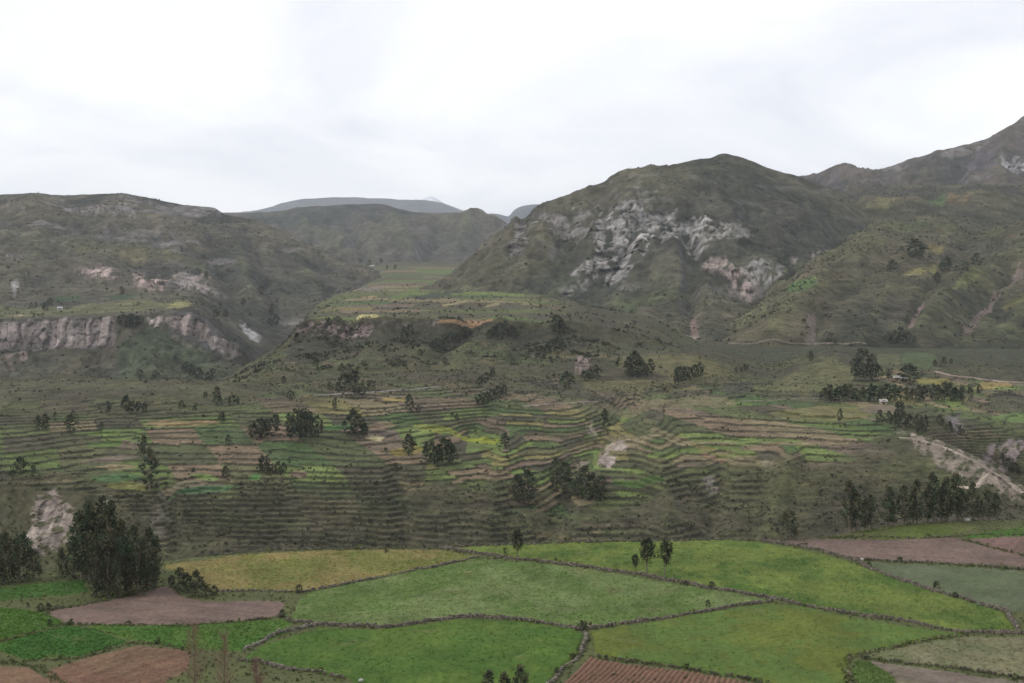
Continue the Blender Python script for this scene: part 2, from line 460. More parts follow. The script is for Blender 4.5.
def sculpt(S, pts, width, amp, crest=0):
    """a spur (amp > 0) or gully (amp < 0) along a line on the landform"""
    x, y = S.PX + fbm(S.X, S.Y, 90, 3, 0.5, 77) * width * 0.5, S.PY0
    m = (x > min(p[0] for p in pts) - 4 * width) & (x < max(p[0] for p in pts) + 4 * width) & (y > min(p[1] for p in pts) - 4 * width) & (y < max(p[1] for p in pts) + 4 * width)
    xs, ys = x[m], y[m]; d = np.full(xs.shape, 1e9)
    for (ax, ay), (bx, by) in zip(pts[:-1], pts[1:]):
        ex, ey = bx - ax, by - ay
        t = np.clip(((xs - ax) * ex + (ys - ay) * ey) / (ex*ex + ey*ey), 0, 1)
        d = np.minimum(d, np.hypot(xs - ax - t * ex, (ys - ay - t * ey)))
    q = np.zeros_like(S.Z); t = np.clip(1 - d / (2.1 * width), 0, 1); q[m] = t * t * (3 - 2 * t) * 0.6 + t ** 1.5 * 0.4
    q *= 0.75 + 0.5 * fbm(S.X, S.Y, 120, 3, 0.5, 78)
    if crest: q = q * (1 - sstep(crest - 330, crest - 60, S.D))
    S.Z = S.Z + q * amp
    S.cut = np.maximum(getattr(S, 'cut', np.zeros_like(S.Z)), q if amp < 0 else 0)
    S.rib = np.maximum(getattr(S, 'rib', np.zeros_like(S.Z)), q if amp > 0 else 0)

def worley(u, v, seed=0.0):
    """nearest and second nearest cell distance and a random value of the nearest cell"""
    iu, iv = np.floor(u), np.floor(v); f1 = np.full(u.shape, 9.0); f2 = np.full(u.shape, 9.0); idv = np.zeros(u.shape); cu = np.zeros(u.shape); cv = np.zeros(u.shape)
    for a in (-1, 0, 1):
        for b in (-1, 0, 1):
            gu, gv = iu + a, iv + b
            pu = gu + 0.5 + 0.8 * (hash01(gu, gv, seed) - 0.5); pv = gv + 0.5 + 0.8 * (hash01(gv, gu, seed + 3.7) - 0.5)
            d = np.hypot(u - pu, v - pv); near = d < f1
            f2 = np.where(near, f1, np.minimum(f2, d)); idv = np.where(near, hash01(gu + 11.3, gv, seed + 1.1), idv)
            cu = np.where(near, u - pu, cu); cv = np.where(near, v - pv, cv); f1 = np.where(near, d, f1)
    return f1, f2, idv, cu, cv

# near terrace: gentle undulation
undul = fbm(A.X, A.Y, 60, 3, 0.5, 1) * 0.7 + fbm(A.X, A.Y, 6, 3, 0.5, 2) * 0.10
A.Z += undul * sstep(195, 225, A.D) * (0.4 + 0.6 * sstep(0, 25, 330 - A.D))
A.Z += fbm(A.X, A.Y, 20, 4, 0.5, 2) * 1.5 * (1 - sstep(150, 195, A.D))
edge = sstep(0, 1, (A.Z < -64).astype(float))
A.Z += edge * fbm(A.X, A.Y, 9, 4, 0.6, 4) * 2.0

mountain(L, 22, 280, 1440, 2330, 2.0, 0.10)
mountain(C_, 30, 300, 1150, 1850, 7.0, 0.07)
mountain(D_, 21, 330, 1010, 2200, 4.0, 0.10)
mountain(E_, 55, 420, 2400, 3300, 9.0, 0.06)
mountain(G_, 60, 560, 2800, 4050, 12.0, 0.05)
mountain(H1, 60, 900, 7400, 9300, 13.0, 0.05)
mountain(H2, 50, 800, 6000, 7900, 14.0, 0.05)
mountain(SN, 60, 900, 10000, 11600, 15.0, 0.03)
for S, pts, wd, am in [
    (C_, [(690, 236), (686, 262), (690, 290), (692, 330)], 7, -16), (C_, [(655, 245), (640, 285), (625, 315)], 9, -9), (C_, [(725, 156), (742, 190), (760, 222), (790, 255), (815, 275)], 13, 20),
    (C_, [(700, 165), (712, 200), (718, 228)], 9, -14), (C_, [(775, 180), (800, 215), (830, 240)], 9, -14), (C_, [(620, 180), (632, 205)], 8, 10), (C_, [(650, 172), (668, 206)], 8, -10),
    (C_, [(555, 210), (530, 245), (500, 275), (470, 295)], 9, 12), (C_, [(590, 215), (565, 250), (530, 285)], 8, -10), (C_, [(600, 240), (575, 275), (545, 300)], 7, 8), (C_, [(735, 240), (760, 262), (785, 278)], 8, 12),
    (C_, [(755, 240), (775, 255), (800, 268)], 6, -10),
    (D_, [(1030, 252), (985, 273), (945, 301), (920, 330)], 9, 20), (D_, [(935, 284), (924, 296), (910, 324)], 5, -13), (D_, [(1015, 276), (985, 302), (970, 322), (955, 338)], 5, -15), (D_, [(1060, 285), (1020, 315), (1000, 340)], 9, 14),
    (D_, [(880, 250), (830, 274), (796, 312), (774, 334)], 11, 16), (D_, [(860, 285), (825, 310), (812, 340)], 6, -11), (D_, [(890, 290), (870, 320), (860, 340)], 8, 8),
    (D_, [(850, 215), (930, 212), (1030, 206)], 6, -10), (D_, [(870, 235), (930, 228), (1000, 238)], 6, 10), (D_, [(1040, 205), (990, 225), (960, 245)], 8, -14),
    (E_, [(905, 164), (890, 180), (878, 195)], 5, -30), (E_, [(945, 152), (935, 170), (925, 185)], 8, 30), (E_, [(985, 144), (965, 165), (955, 185)], 6, -30), (E_, [(1010, 130), (1000, 160), (1000, 185)], 9, 35),
    (L, [(-20, 214), (60, 212), (150, 214)], 4, 16), (L, [(-20, 224), (60, 224), (150, 226)], 5, -14), (L, [(0, 240), (80, 246), (160, 257), (205, 272)], 6, 14), (L, [(20, 262), (90, 262), (160, 272)], 7, -9),
    (L, [(225, 216), (210, 240), (222, 268), (238, 298)], 7, -16), (L, [(262, 226), (258, 250), (270, 285), (285, 318)], 7, -16), (L, [(243, 222), (238, 250), (252, 290)], 6, 14), (L, [(290, 238), (300, 262), (320, 290)], 6, 12),
    (L, [(160, 202), (150, 230), (160, 255)], 6, -10), (L, [(60, 250), (45, 275), (25, 295)], 7, -8), (L, [(40, 245), (25, 272), (5, 292)], 7, 8),
    (G_, [(300, 210), (310, 232), (340, 255)], 9, 40), (G_, [(340, 208), (352, 235), (365, 262)], 7, -40), (G_, [(385, 208), (400, 235), (410, 258)], 9, 35), (G_, [(440, 215), (435, 240), (430, 262)], 7, -35), (G_, [(475, 212), (465, 235), (450, 258)], 7, 35),
    (M, [(500, 324), (470, 350), (450, 372)], 8, 3.5), (M, [(470, 325), (445, 350), (420, 372)], 8, -4.5), (M, [(540, 325), (520, 350), (500, 372)], 8, -4.5), (M, [(385, 328), (375, 350), (355, 372)], 8, 3.5), (M, [(350, 325), (335, 345), (310, 370)], 8, -4),
    (B, [(630, 405), (600, 428), (580, 450), (566, 480), (552, 510), (545, 545)], 13, -6.5), (B, [(655, 430), (660, 470), (668, 535)], 13, 4.5), (B, [(505, 385), (490, 405), (470, 425)], 9, -3.0), (B, [(720, 455), (715, 490), (710, 535)], 8, -3.0),
    (B, [(168, 486), (172, 515), (176, 548)], 6, -4.0), (B, [(395, 470), (400, 500), (405, 540)], 7, -2.2), (B, [(790, 455), (780, 495), (770, 535)], 9, 3.0), (B, [(510, 440), (500, 480), (490, 530)], 9, 2.5),
    (B, [(900, 440), (940, 449), (975, 465), (1024, 497)], 7, 3.5), (B, [(925, 425), (960, 440), (1000, 462), (1030, 485)], 7, -5.0),
]:
    kf, cr = {id(C_): (0.62, 1800), id(D_): (0.5, 2200), id(L): (0.62, 2300), id(G_): (0.6, 4050), id(E_): (0.55, 3250)}.get(id(S), (1.05, 0))
    sculpt(S, pts, wd, am * kf, cr)
kM = sstep(780, 830, M.D) * (1 - sstep(900, 960, M.D))
M.Z += (ridged(M.X, M.Y * 0.6, 70, 4, 0.5, 3) - 0.2) * 5.0 * kM + fbm(M.X, M.Y, 180, 4, 0.5, 6) * 1.6 * sstep(1000, 1300, M.D)
M.Z += fbm(M.X, M.Y, 25, 3, 0.5, 6) * 0.5
kB = sstep(440, 470, B.D) * (1 - sstep(860, 950, B.D))
B.Z += (fbm(B.X, B.Y, 75, 3, 0.45, 8) * 1.5 + fbm(B.X, B.Y, 14, 3, 0.5, 9) * 0.16) * kB
B.Z += fbm(B.X, B.Y, 110, 3, 0.5, 18) * 4.0 * sstep(660, 730, B.D) * (1 - sstep(860, 960, B.D))
slopeB = sstep(445, 455, B.D) * (1 - sstep(485, 525, B.D))
B.Z += (ridged(B.X, B.Y * 0.35, 60, 4, 0.5, 10) - 0.3) * 1.5 * slopeB
# lower mesa slope
kL = sstep(1100, 1150, L.D) * (1 - sstep(1195, 1218, L.D))
L.Z += (ridged(L.X, L.Y * 0.5, 45, 4, 0.5, 21) - 0.2) * 11 * kL

def terraces(S, step0, mask, wl, wamp, seed, width=0.9, minf=0.06):
    """cut level benches with steep risers into a slope; returns riser weight and bench number"""
    warp = fbm(S.X, S.Y, wl, 3, 0.5, seed) * wamp + fbm(S.X, S.Y, wl * 2.5, 2, 0.5, seed + 1) * wamp * 1.5
    step = step0 if np.isscalar(step0) else 1.0
    zz = (S.Z + warp) if np.isscalar(step0) else (S.Z + warp - ZREF) / step0
    g = np.abs(np.gradient(zz, axis=0) / np.maximum(np.abs(np.gradient(S.Y, axis=0)), 0.02))
    frac = np.clip(width * g / step, minf, 0.55)
    frac = np.maximum(frac, np.minimum(np.abs(np.gradient(zz, axis=0)) / step * 2.0, 0.5))
    ph = np.floor((S.X + S.Y * 0.35 + fbm(S.X, S.Y, 45, 3, 0.5, seed + 2) * 34) / 24.0)
    q = zz / step + hash01(ph, seed) * 0.999
    fl = np.floor(q); fr = q - fl
    t = np.clip((fr - (1 - frac)) / frac, 0, 1)
    zq = (fl + 0.12 * fr * (fr < 1 - frac) + np.where(t > 0, 0.12 + 0.88 * t, 0)) * step - hash01(ph, seed) * 0.999 * step
    zq = zq - warp if np.isscalar(step0) else zq * step0 + ZREF - warp
    S.Z = S.Z * (1 - mask) + zq * mask
    return (t > 0.02) * mask, fl, ph

mB = sstep(448, 458, B.D) * (1 - sstep(800, 850, B.D))
tB = fbm(B.X, B.Y, 120, 3, 0.5, 30)
farm = sstep(-10, 30, poly_dist([(-350, 492), (60, 486), (200, 500), (250, 492), (330, 500), (500, 500), (520, 548), (600, 548), (640, 510), (700, 480), (900, 470),
                                 (905, 425), (1024, 440), (1374, 440), (1374, 370), (900, 350), (700, 380), (520, 385), (400, 385), (200, 400), (-350, 405)], B.PX, B.PY0))
mB *= np.maximum(sstep(-0.42, -0.2, tB), farm)
knoll = sstep(-4, 10, poly_dist([(-350, 402), (0, 400), (130, 402), (260, 398), (260, 360), (-350, 360)], B.PX, B.PY0))
hump = sstep(-3, 8, poly_dist([(560, 398), (580, 360), (640, 345), (720, 345), (780, 370), (800, 350), (840, 345), (880, 362), (870, 380), (780, 388), (720, 378), (600, 392)], B.PX, B.PY0))
lscar = sstep(-3, 8, poly_dist([(-350, 490), (0, 482), (90, 490), (160, 520), (130, 580), (-350, 580)], B.PX, B.PY0))
mB *= (1 - knoll) * (1 - hump) * (1 - lscar)
mB *= 1 - sstep(-3, 10, poly_dist([(880, 430), (960, 455), (1024, 490), (1374, 490), (1374, 600), (700, 600), (760, 480), (840, 455)], B.PX, B.PY0)) * 0.75
mB *= 1 - (1 - 0.55 * farm * sstep(480, 500, B.D)) * 0.9 * (1 - sstep(-0.3, 0.02, fbm(B.X * 0.6, B.Y, 24, 4, 0.6, 37)))
mB *= 0.62 + 0.38 * sstep(-0.4, 0.0, fbm(B.X, B.Y, 38, 4, 0.55, 36))
ZREF = -79.0
stepB = 1.25 - 0.33 * sstep(470, 540, B.D) * (1 - sstep(560, 700, B.PX) * 0.7)
stepB = stepB * (1 + 0.28 * fbm(B.X, B.Y, 130, 2, 0.5, 38))
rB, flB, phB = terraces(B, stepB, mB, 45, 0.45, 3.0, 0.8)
mM = sstep(785, 800, M.D) * (1 - sstep(900, 950, M.D)) * sstep(-0.2, 0.15, fbm(M.X, M.Y, 90, 3, 0.5, 31)) * 0.8
rM, flM, phM = terraces(M, 2.0, mM, 40, 1.2, 5.0, 1.2)
mD = sstep(1020, 1080, D_.D) * (1 - sstep(1900, 2000, D_.D)) * sstep(-0.15, 0.25, fbm(D_.X, D_.Y, 260, 3, 0.5, 33)) * 0.55
rD, flD, phD = terraces(D_, 5.0, mD, 120, 3.0, 6.0, 2.5)

# ------------------------------------------------------------------ ground colours
SCRUB, GRASS, DRY, DARK = col((0.056, 0.051, 0.034)), col((0.074, 0.080, 0.032)), col((0.115, 0.098, 0.052)), col((0.030, 0.032, 0.021))
ROCKG, ROCKP, SOIL = col((0.175, 0.166, 0.156)), col((0.185, 0.152, 0.136)), col((0.15, 0.105, 0.08))

def mix3(a, b, w):
    return a * (1 - w[..., None]) + b * w[..., None]

def veg(S, wl, seed, g=0.5, d=0.35, k=0.4):
    n1 = fbm(S.X, S.Y, wl, 5, 0.55, seed); n2 = fbm(S.X, S.Y, wl * 0.4, 5, 0.6, seed + 4); n3 = fbm(S.X, S.Y, wl * 0.22, 4, 0.6, seed + 8)
    c = np.broadcast_to(SCRUB, S.col.shape).copy()
    c = mix3(c, GRASS, sstep(-0.25, 0.45, n1) * g)
    c = mix3(c, DRY, sstep(0.05, 0.5, n2) * d)
    c = mix3(c, DARK, sstep(0.05, 0.4, n3) * k)
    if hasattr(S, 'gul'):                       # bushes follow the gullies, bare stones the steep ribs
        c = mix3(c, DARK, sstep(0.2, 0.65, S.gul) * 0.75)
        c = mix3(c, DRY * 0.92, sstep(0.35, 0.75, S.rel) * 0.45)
        gz = np.hypot(np.gradient(S.Z, axis=0) / np.maximum(np.gradient(S.Y, axis=0), 0.3), np.gradient(S.Z, axis=1) / np.maximum(np.gradient(S.X, axis=1), 0.3))
        st = sstep(0.95, 1.8, gz + 0.5 * fbm(S.X, S.Y, wl * 0.15, 3, 0.6, seed + 12))
        c = mix3(c, col((0.135, 0.122, 0.112)), st * 0.38)
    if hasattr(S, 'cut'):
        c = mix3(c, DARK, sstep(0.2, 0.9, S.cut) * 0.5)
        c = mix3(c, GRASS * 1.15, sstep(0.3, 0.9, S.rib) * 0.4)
    S.col = c

veg(A, 18, 1, 0.8, 0.45, 0.2)
A.col = mix3(A.col, col((0.092, 0.108, 0.040)), np.full(A.D.shape, 0.6))
veg(B, 45, 2, 0.55, 0.30, 0.5)
veg(M, 90, 3, 0.5, 0.35, 0.4)
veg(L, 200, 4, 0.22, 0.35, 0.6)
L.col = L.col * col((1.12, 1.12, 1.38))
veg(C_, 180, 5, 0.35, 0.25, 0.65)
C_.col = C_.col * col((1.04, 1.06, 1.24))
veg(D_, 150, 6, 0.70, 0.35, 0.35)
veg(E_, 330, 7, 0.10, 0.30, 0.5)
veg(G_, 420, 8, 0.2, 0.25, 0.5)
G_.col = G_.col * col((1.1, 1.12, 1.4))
for S, c in ((H1, (0.105, 0.105, 0.11)), (H2, (0.09, 0.095, 0.10))):
    S.col[:] = c
SN.col = mix3(np.broadcast_to(col((0.10, 0.10, 0.10)), SN.col.shape), col((0.62, 0.64, 0.68)), sstep(207, 201, SN.PY0 + fbm(SN.X, SN.Y, 500, 4, 0.6, 2) * 6))
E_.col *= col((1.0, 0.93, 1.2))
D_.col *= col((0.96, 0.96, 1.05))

# terrace benches: small fields of different crops, and dark overgrown risers
PAL = np.array([(0.095, 0.130, 0.040), (0.080, 0.105, 0.038), (0.078, 0.080, 0.042), (0.070, 0.064, 0.042), (0.100, 0.098, 0.048), (0.165, 0.145, 0.058), (0.165, 0.122, 0.080),
                (0.060, 0.095, 0.034), (0.125, 0.165, 0.050), (0.064, 0.060, 0.040), (0.130, 0.098, 0.072), (0.085, 0.100, 0.040), (0.190, 0.155, 0.090), (0.072, 0.082, 0.038)])
def bench_paint(S, fl, ph, mask, sz, amount, seed):
    cell = np.floor((S.X + hash01(fl, ph, seed) * 90) / (sz * (0.6 + hash01(fl, 1.0, seed))))
    cell3 = np.floor((S.X + S.Y * 0.4) / (sz * 0.9)); big = hash01(np.floor((S.X + 31) / 70), np.floor(S.Y / 55), seed + 2) > 0.45
    r = np.where(big, hash01(np.floor(fl / 3), cell3, seed + 4), hash01(fl, cell, seed))
    S.col = mix3(S.col, PAL[(r * len(PAL)).astype(int) % len(PAL)], mask * amount)
bench_paint(B, flB, phB, np.clip(mB * 1.2, 0, 1) * (0.22 + 0.78 * farm) * (1 - 0.45 * (1 - sstep(478, 500, B.D))), 22, 0.9, 1.0)
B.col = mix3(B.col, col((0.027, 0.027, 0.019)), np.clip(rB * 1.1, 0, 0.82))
bench_paint(M, flM, phM, mM, 40, 0.35, 2.0)
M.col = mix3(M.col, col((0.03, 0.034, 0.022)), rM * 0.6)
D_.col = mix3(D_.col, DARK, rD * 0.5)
# valley floor strips
strip = sstep(962, 985, M.D) * (1 - sstep(2300, 2700, M.D)) * (1 - sstep(520, 590, M.PX)) * sstep(300, 335, M.PX + fbm(M.X, M.Y, 120, 3, 0.5, 44) * 30)
row = np.floor(np.log(np.maximum(M.D, 1)) * 26 + fbm(M.X, M.Y, 300, 2, 0.5, 40) * 1.2); cellm = np.floor((M.X + row * 37) / (60 + hash01(row, 3.0) * 70))
M.col = mix3(M.col, PAL[(hash01(row, cellm, 4.0) * len(PAL)).astype(int) % len(PAL)] * 1.25, strip * 0.6)
# the right-hand slopes: grazed strips
bench_paint(D_, np.floor(D_.Z / 6), np.floor(D_.X / 130), mD, 120, 0.35, 3.0)

def ledges(S, gap, amount, seed, keep):
    """outcropping strata: thin level bands of stone, broken along their length"""
    h = S.Z + fbm(S.X, S.Y, 300, 3, 0.5, seed) * gap * 1.2
    b = sstep(0.72, 0.95, np.sin(h * 6.283 / gap)) * sstep(0.02, 0.3, fbm(S.X, S.Y * 0.5, 130, 4, 0.6, seed + 1)) * keep
    S.col = mix3(S.col, col((0.14, 0.128, 0.120)) * (0.8 + 0.5 * hash01(np.floor(S.X / 6), np.floor(h / 4)))[..., None], np.clip(b * amount, 0, 0.9))
    S.Y = S.Y - b * 3.0
ledges(L, 34, 0.75, 401, sstep(1480, 1560, L.D))
ledges(C_, 40, 0.55, 402, sstep(1350, 1450, C_.D))
ledges(E_, 60, 0.7, 403, np.ones_like(E_.D))
ledges(G_, 55, 0.5, 404, np.ones_like(G_.D))
# bare rock, scars, bright patches: (sheet, outline in the picture, colour, amount, roughness of the edge)
rockC = np.zeros_like(C_.D)
for poly, c, a, *bb in [
    ([(594, 236), (604, 214), (640, 208), (690, 214), (728, 222), (726, 233), (700, 232), (672, 238), (650, 244), (640, 262), (622, 281), (602, 276), (572, 274), (590, 258)], ROCKG, 1.0),
    ([(512, 246), (516, 226), (534, 214), (560, 216), (568, 226), (556, 234), (540, 232), (524, 246)], (0.15, 0.135, 0.128), 0.9),
    ([(505, 262), (510, 244), (525, 240), (528, 252), (515, 266)], (0.14, 0.128, 0.12), 0.8),
    ([(700, 268), (704, 256), (722, 258), (740, 266), (756, 282), (752, 302), (742, 306), (734, 292), (718, 280)], ROCKP, 1.0, 0.2),
    ([(545, 240), (560, 218), (600, 206), (606, 222), (592, 240), (568, 252)], (0.15, 0.138, 0.13), 0.8, -0.05),
    ([(735, 268), (760, 262), (780, 268), (790, 280), (775, 290), (758, 288)], (0.19, 0.18, 0.17), 0.8),
    ([(790, 262), (806, 254), (828, 262), (846, 250), (852, 238), (838, 238), (826, 248), (812, 246), (796, 252)], (0.24, 0.21, 0.19), 0.8),
    ([(560, 288), (574, 278), (590, 276), (588, 284), (570, 292)], (0.17, 0.165, 0.15), 0.6),
    ([(680, 235), (700, 228), (735, 222), (756, 232), (748, 240), (715, 238), (700, 252)], (0.2, 0.19, 0.175), 0.7),
    ([(622, 200), (640, 190), (660, 196), (640, 202)], (0.16, 0.155, 0.14), 0.5),
]:
    rockC = np.maximum(rockC, C_.paint(poly, c, 4, a, 13.0, 14.0, 3.0, 12.0, bb[0] if bb else 0.05))
C_.paint([(560, 312), (566, 306), (592, 306), (590, 311), (575, 317), (561, 318)], (0.05, 0.11, 0.03), 1.5, 0.9, 1, 14)
C_.paint([(470, 305), (556, 304), (556, 316), (470, 318)], (0.12, 0.12, 0.055), 3, 0.5, 5, 20)
C_.paint([(690, 318), (697, 316), (701, 338), (690, 337)], (0.15, 0.105, 0.09), 2, 0.8, 3, 8)
C_.paint([(600, 302), (690, 288), (690, 302), (640, 312), (590, 314)], (0.06, 0.075, 0.03), 4, 0.5, 8, 25)
rockL = np.zeros_like(L.D)
for poly, c, a in [
    ([(-350, 352), (-350, 324), (0, 322), (60, 319), (112, 318), (116, 338), (112, 346), (60, 349), (0, 350)], (0.165, 0.140, 0.130), 1.0),
    ([(148, 318), (190, 313), (203, 319), (210, 330), (206, 343), (196, 339), (170, 326), (150, 326)], (0.165, 0.138, 0.126), 1.0),
    ([(206, 340), (215, 333), (228, 338), (242, 352), (236, 362), (224, 357), (212, 350)], (0.195, 0.168, 0.155), 0.9),
    ([(237, 322), (246, 324), (262, 334), (258, 343), (246, 338)], (0.30, 0.29, 0.29), 0.8),
    ([(170, 338), (178, 336), (200, 346), (200, 356), (186, 350)], (0.22, 0.17, 0.15), 0.6),
    ([(5, 355), (14, 352), (14, 372), (6, 372)], (0.2, 0.15, 0.14), 0.6),
    ([(20, 356), (29, 352), (28, 364), (20, 364)], (0.2, 0.15, 0.14), 0.6),
]:
    rockL = np.maximum(rockL, L.paint(poly, c, 2.0, a, 6.0, 9.0, 4.0, 18.0, 0.22))
cliffL = rockL.copy()
outL = np.zeros_like(L.D)
for poly, c, a in [
    ([(72, 282), (78, 272), (96, 268), (118, 274), (120, 282), (106, 284), (96, 280)], (0.21, 0.165, 0.15), 1.0),
    ([(130, 290), (134, 274), (142, 270), (166, 276), (172, 286), (160, 294), (138, 294)], (0.22, 0.17, 0.15), 1.0),
    ([(172, 276), (190, 274), (210, 278), (216, 290), (232, 294), (226, 298), (205, 294), (178, 290)], (0.18, 0.155, 0.145), 0.9),
    ([(0, 214), (0, 208), (20, 209), (24, 217)], (0.15, 0.135, 0.128), 0.9),
    ([(45, 208), (62, 200), (80, 206), (110, 212), (138, 210), (136, 220), (100, 218), (70, 216)], (0.15, 0.135, 0.128), 0.95),
    ([(95, 199), (130, 196), (160, 202), (150, 206), (110, 203)], (0.13, 0.12, 0.118), 0.9),
    ([(145, 203), (190, 208), (221, 211), (221, 216), (180, 214), (150, 209)], (0.12, 0.11, 0.108), 0.9),
    ([(90, 240), (115, 228), (170, 236), (205, 262), (180, 262), (140, 245), (100, 250)], (0.105, 0.095, 0.098), 0.5),
    ([(0, 237), (60, 240), (75, 248), (40, 246), (0, 243)], (0.12, 0.11, 0.10), 0.45),
    ([(9, 292), (14, 284), (18, 286), (14, 298)], (0.25, 0.24, 0.23), 0.7),
]:
    outL = np.maximum(outL, L.paint(poly, c, 3.0, a, 7.0, 9.0, 6.0, 10.0, 0.05))
L.paint([(-350, 318), (-350, 306), (0, 305), (60, 306), (120, 302), (190, 300), (196, 306), (150, 312), (60, 317), (0, 320)], (0.105, 0.105, 0.05), 2, 0.75, 3, 20)
L.paint([(10, 318), (10, 315), (24, 314), (24, 316)], (0.20, 0.16, 0.11), 0.7, 0.9, 1, 9)
L.paint([(165, 309), (175, 303), (190, 302), (192, 305), (178, 310)], (0.20, 0.19, 0.08), 1, 0.8, 2, 9)
L.paint([(50, 299), (80, 296), (82, 300), (55, 302)], (0.035, 0.07, 0.03), 1, 0.9, 2, 9)
L.paint([(100, 298), (135, 295), (150, 298), (120, 301)], (0.04, 0.07, 0.033), 1, 0.7, 2, 9)
L.paint([(60, 248), (120, 250), (190, 264), (170, 268), (100, 262)], (0.10, 0.09, 0.045), 5, 0.5, 8, 30)
L.paint([(116, 344), (150, 326), (205, 345), (228, 372), (260, 385), (120, 390)], (0.045, 0.058, 0.032), 4, 0.6, 6, 14)
cliffM = np.zeros_like(M.D)
M.paint([(280, 366), (292, 336), (304, 321), (380, 320), (440, 321), (500, 324), (560, 323), (610, 331), (590, 350), (540, 352), (470, 346), (400, 352), (330, 352)], (0.040, 0.038, 0.029), 4, 0.7, 8, 16)
for poly, c, a in [
    ([(296, 330), (306, 322), (330, 322), (372, 321), (376, 332), (368, 342), (350, 334), (320, 336), (300, 338)], (0.185, 0.14, 0.135), 0.8),
    ([(380, 324), (440, 321), (440, 328), (384, 330)], (0.15, 0.125, 0.115), 0.5),
    ([(575, 372), (577, 358), (592, 356), (592, 366)], (0.2, 0.15, 0.14), 0.8)]:
    cliffM = np.maximum(cliffM, M.paint(poly, c, 3, a, 9, 8, 5.0, 9.0, 0.0))
for poly, c in [([(305, 319), (330, 316), (366, 315), (366, 317.5), (330, 319)], (0.11, 0.13, 0.05)), ([(352, 318), (360, 314.5), (376, 314.5), (380, 317.5)], (0.36, 0.31, 0.15)),
                ([(434, 322), (440, 319.5), (470, 317.5), (492, 320), (494, 323.5), (450, 323.5)], (0.22, 0.14, 0.08)),
                ([(440, 305), (466, 301), (468, 303), (444, 307)], (0.22, 0.19, 0.10)), ([(482, 306), (500, 302), (500, 305), (486, 308)], (0.2, 0.17, 0.09)),
                ([(360, 297), (374, 295), (380, 297.5), (368, 299)], (0.24, 0.17, 0.09)), ([(384, 300), (420, 286), (428, 287), (400, 300)], (0.10, 0.13, 0.045))]:
    M.paint(poly, c, 0.8, 0.95, 0.8, 10)
M.paint([(410, 297), (440, 291), (462, 288), (462, 293), (436, 298), (412, 300)], (0.04, 0.043, 0.038), 1.5, 0.8, 4, 8)
M.paint([(290, 268), (300, 262), (340, 284), (384, 286), (380, 292), (330, 290)], (0.16, 0.14, 0.14), 2, 0.5, 6, 9)
rockB = np.zeros_like(B.D)
for poly, c, a, *bb in [
    ([(26, 545), (34, 500), (44, 488), (58, 490), (68, 502), (76, 512), (74, 540), (60, 552), (40, 558)], (0.175, 0.146, 0.126), 1.0, 0.06),
    ([(596, 462), (602, 444), (612, 435), (622, 438), (630, 446), (620, 455), (608, 470), (602, 474)], (0.185, 0.155, 0.135), 1.0, 0.03),
    ([(574, 452), (580, 446), (590, 448), (584, 458)], (0.22, 0.18, 0.15), 0.7),
    ([(584, 420), (592, 418), (596, 424), (586, 428)], (0.22, 0.19, 0.16), 0.6),
    ([(566, 364), (572, 356), (590, 356), (592, 366), (580, 368)], (0.22, 0.165, 0.15), 0.8),
    ([(704, 486), (706, 472), (714, 470), (720, 492), (712, 490)], (0.2, 0.17, 0.155), 0.7),
    ([(895, 436), (912, 433), (942, 444), (972, 458), (1000, 476), (1024, 492), (1060, 510), (1060, 524), (1010, 500), (980, 488), (950, 480), (925, 458)], (0.17, 0.14, 0.115), 0.85, -0.02),
    ([(975, 452), (985, 444), (1010, 440), (1060, 430), (1060, 452), (1020, 456), (1000, 466), (985, 462)], (0.155, 0.125, 0.125), 0.75),
    ([(945, 412), (958, 407), (964, 425), (958, 432), (948, 424)], (0.13, 0.115, 0.115), 0.7),
    ([(760, 462), (768, 455), (776, 462), (768, 468)], (0.17, 0.15, 0.13), 0.4),
    ([(96, 500), (112, 498), (112, 506), (98, 508)], (0.22, 0.19, 0.165), 0.6),
    ([(150, 520), (160, 490), (172, 490), (170, 530), (160, 545)], (0.10, 0.09, 0.075), 0.6),
]:
    rockB = np.maximum(rockB, B.paint(poly, c, 3, a, 9, 9.0, 8.0, 12.0, bb[0] if bb else 0.05))
B.paint([(-350, 408), (0, 404), (60, 388), (230, 396), (255, 388), (200, 384), (60, 378), (-350, 380)], (0.085, 0.082, 0.05), 4, 0.6, 8, 20)
B.paint([(580, 392), (590, 360), (640, 352), (700, 354), (735, 376), (680, 388)], (0.100, 0.092, 0.046), 4, 0.85, 6, 20)
B.paint([(600, 402), (640, 399), (700, 396), (735, 398), (735, 406), (620, 408)], (0.135, 0.120, 0.068), 2, 0.8, 4, 14)
B.paint([(760, 392), (800, 368), (832, 355), (862, 372), (850, 390), (800, 398)], (0.092, 0.090, 0.045), 4, 0.85, 5, 18)
B.paint([(715, 392), (725, 383), (748, 382), (756, 392), (735, 397)], (0.045, 0.044, 0.034), 2, 0.8, 4, 10)

B.col = mix3(B.col, col((0.040, 0.045, 0.027)), sstep(875, 905, B.D) * 0.7)
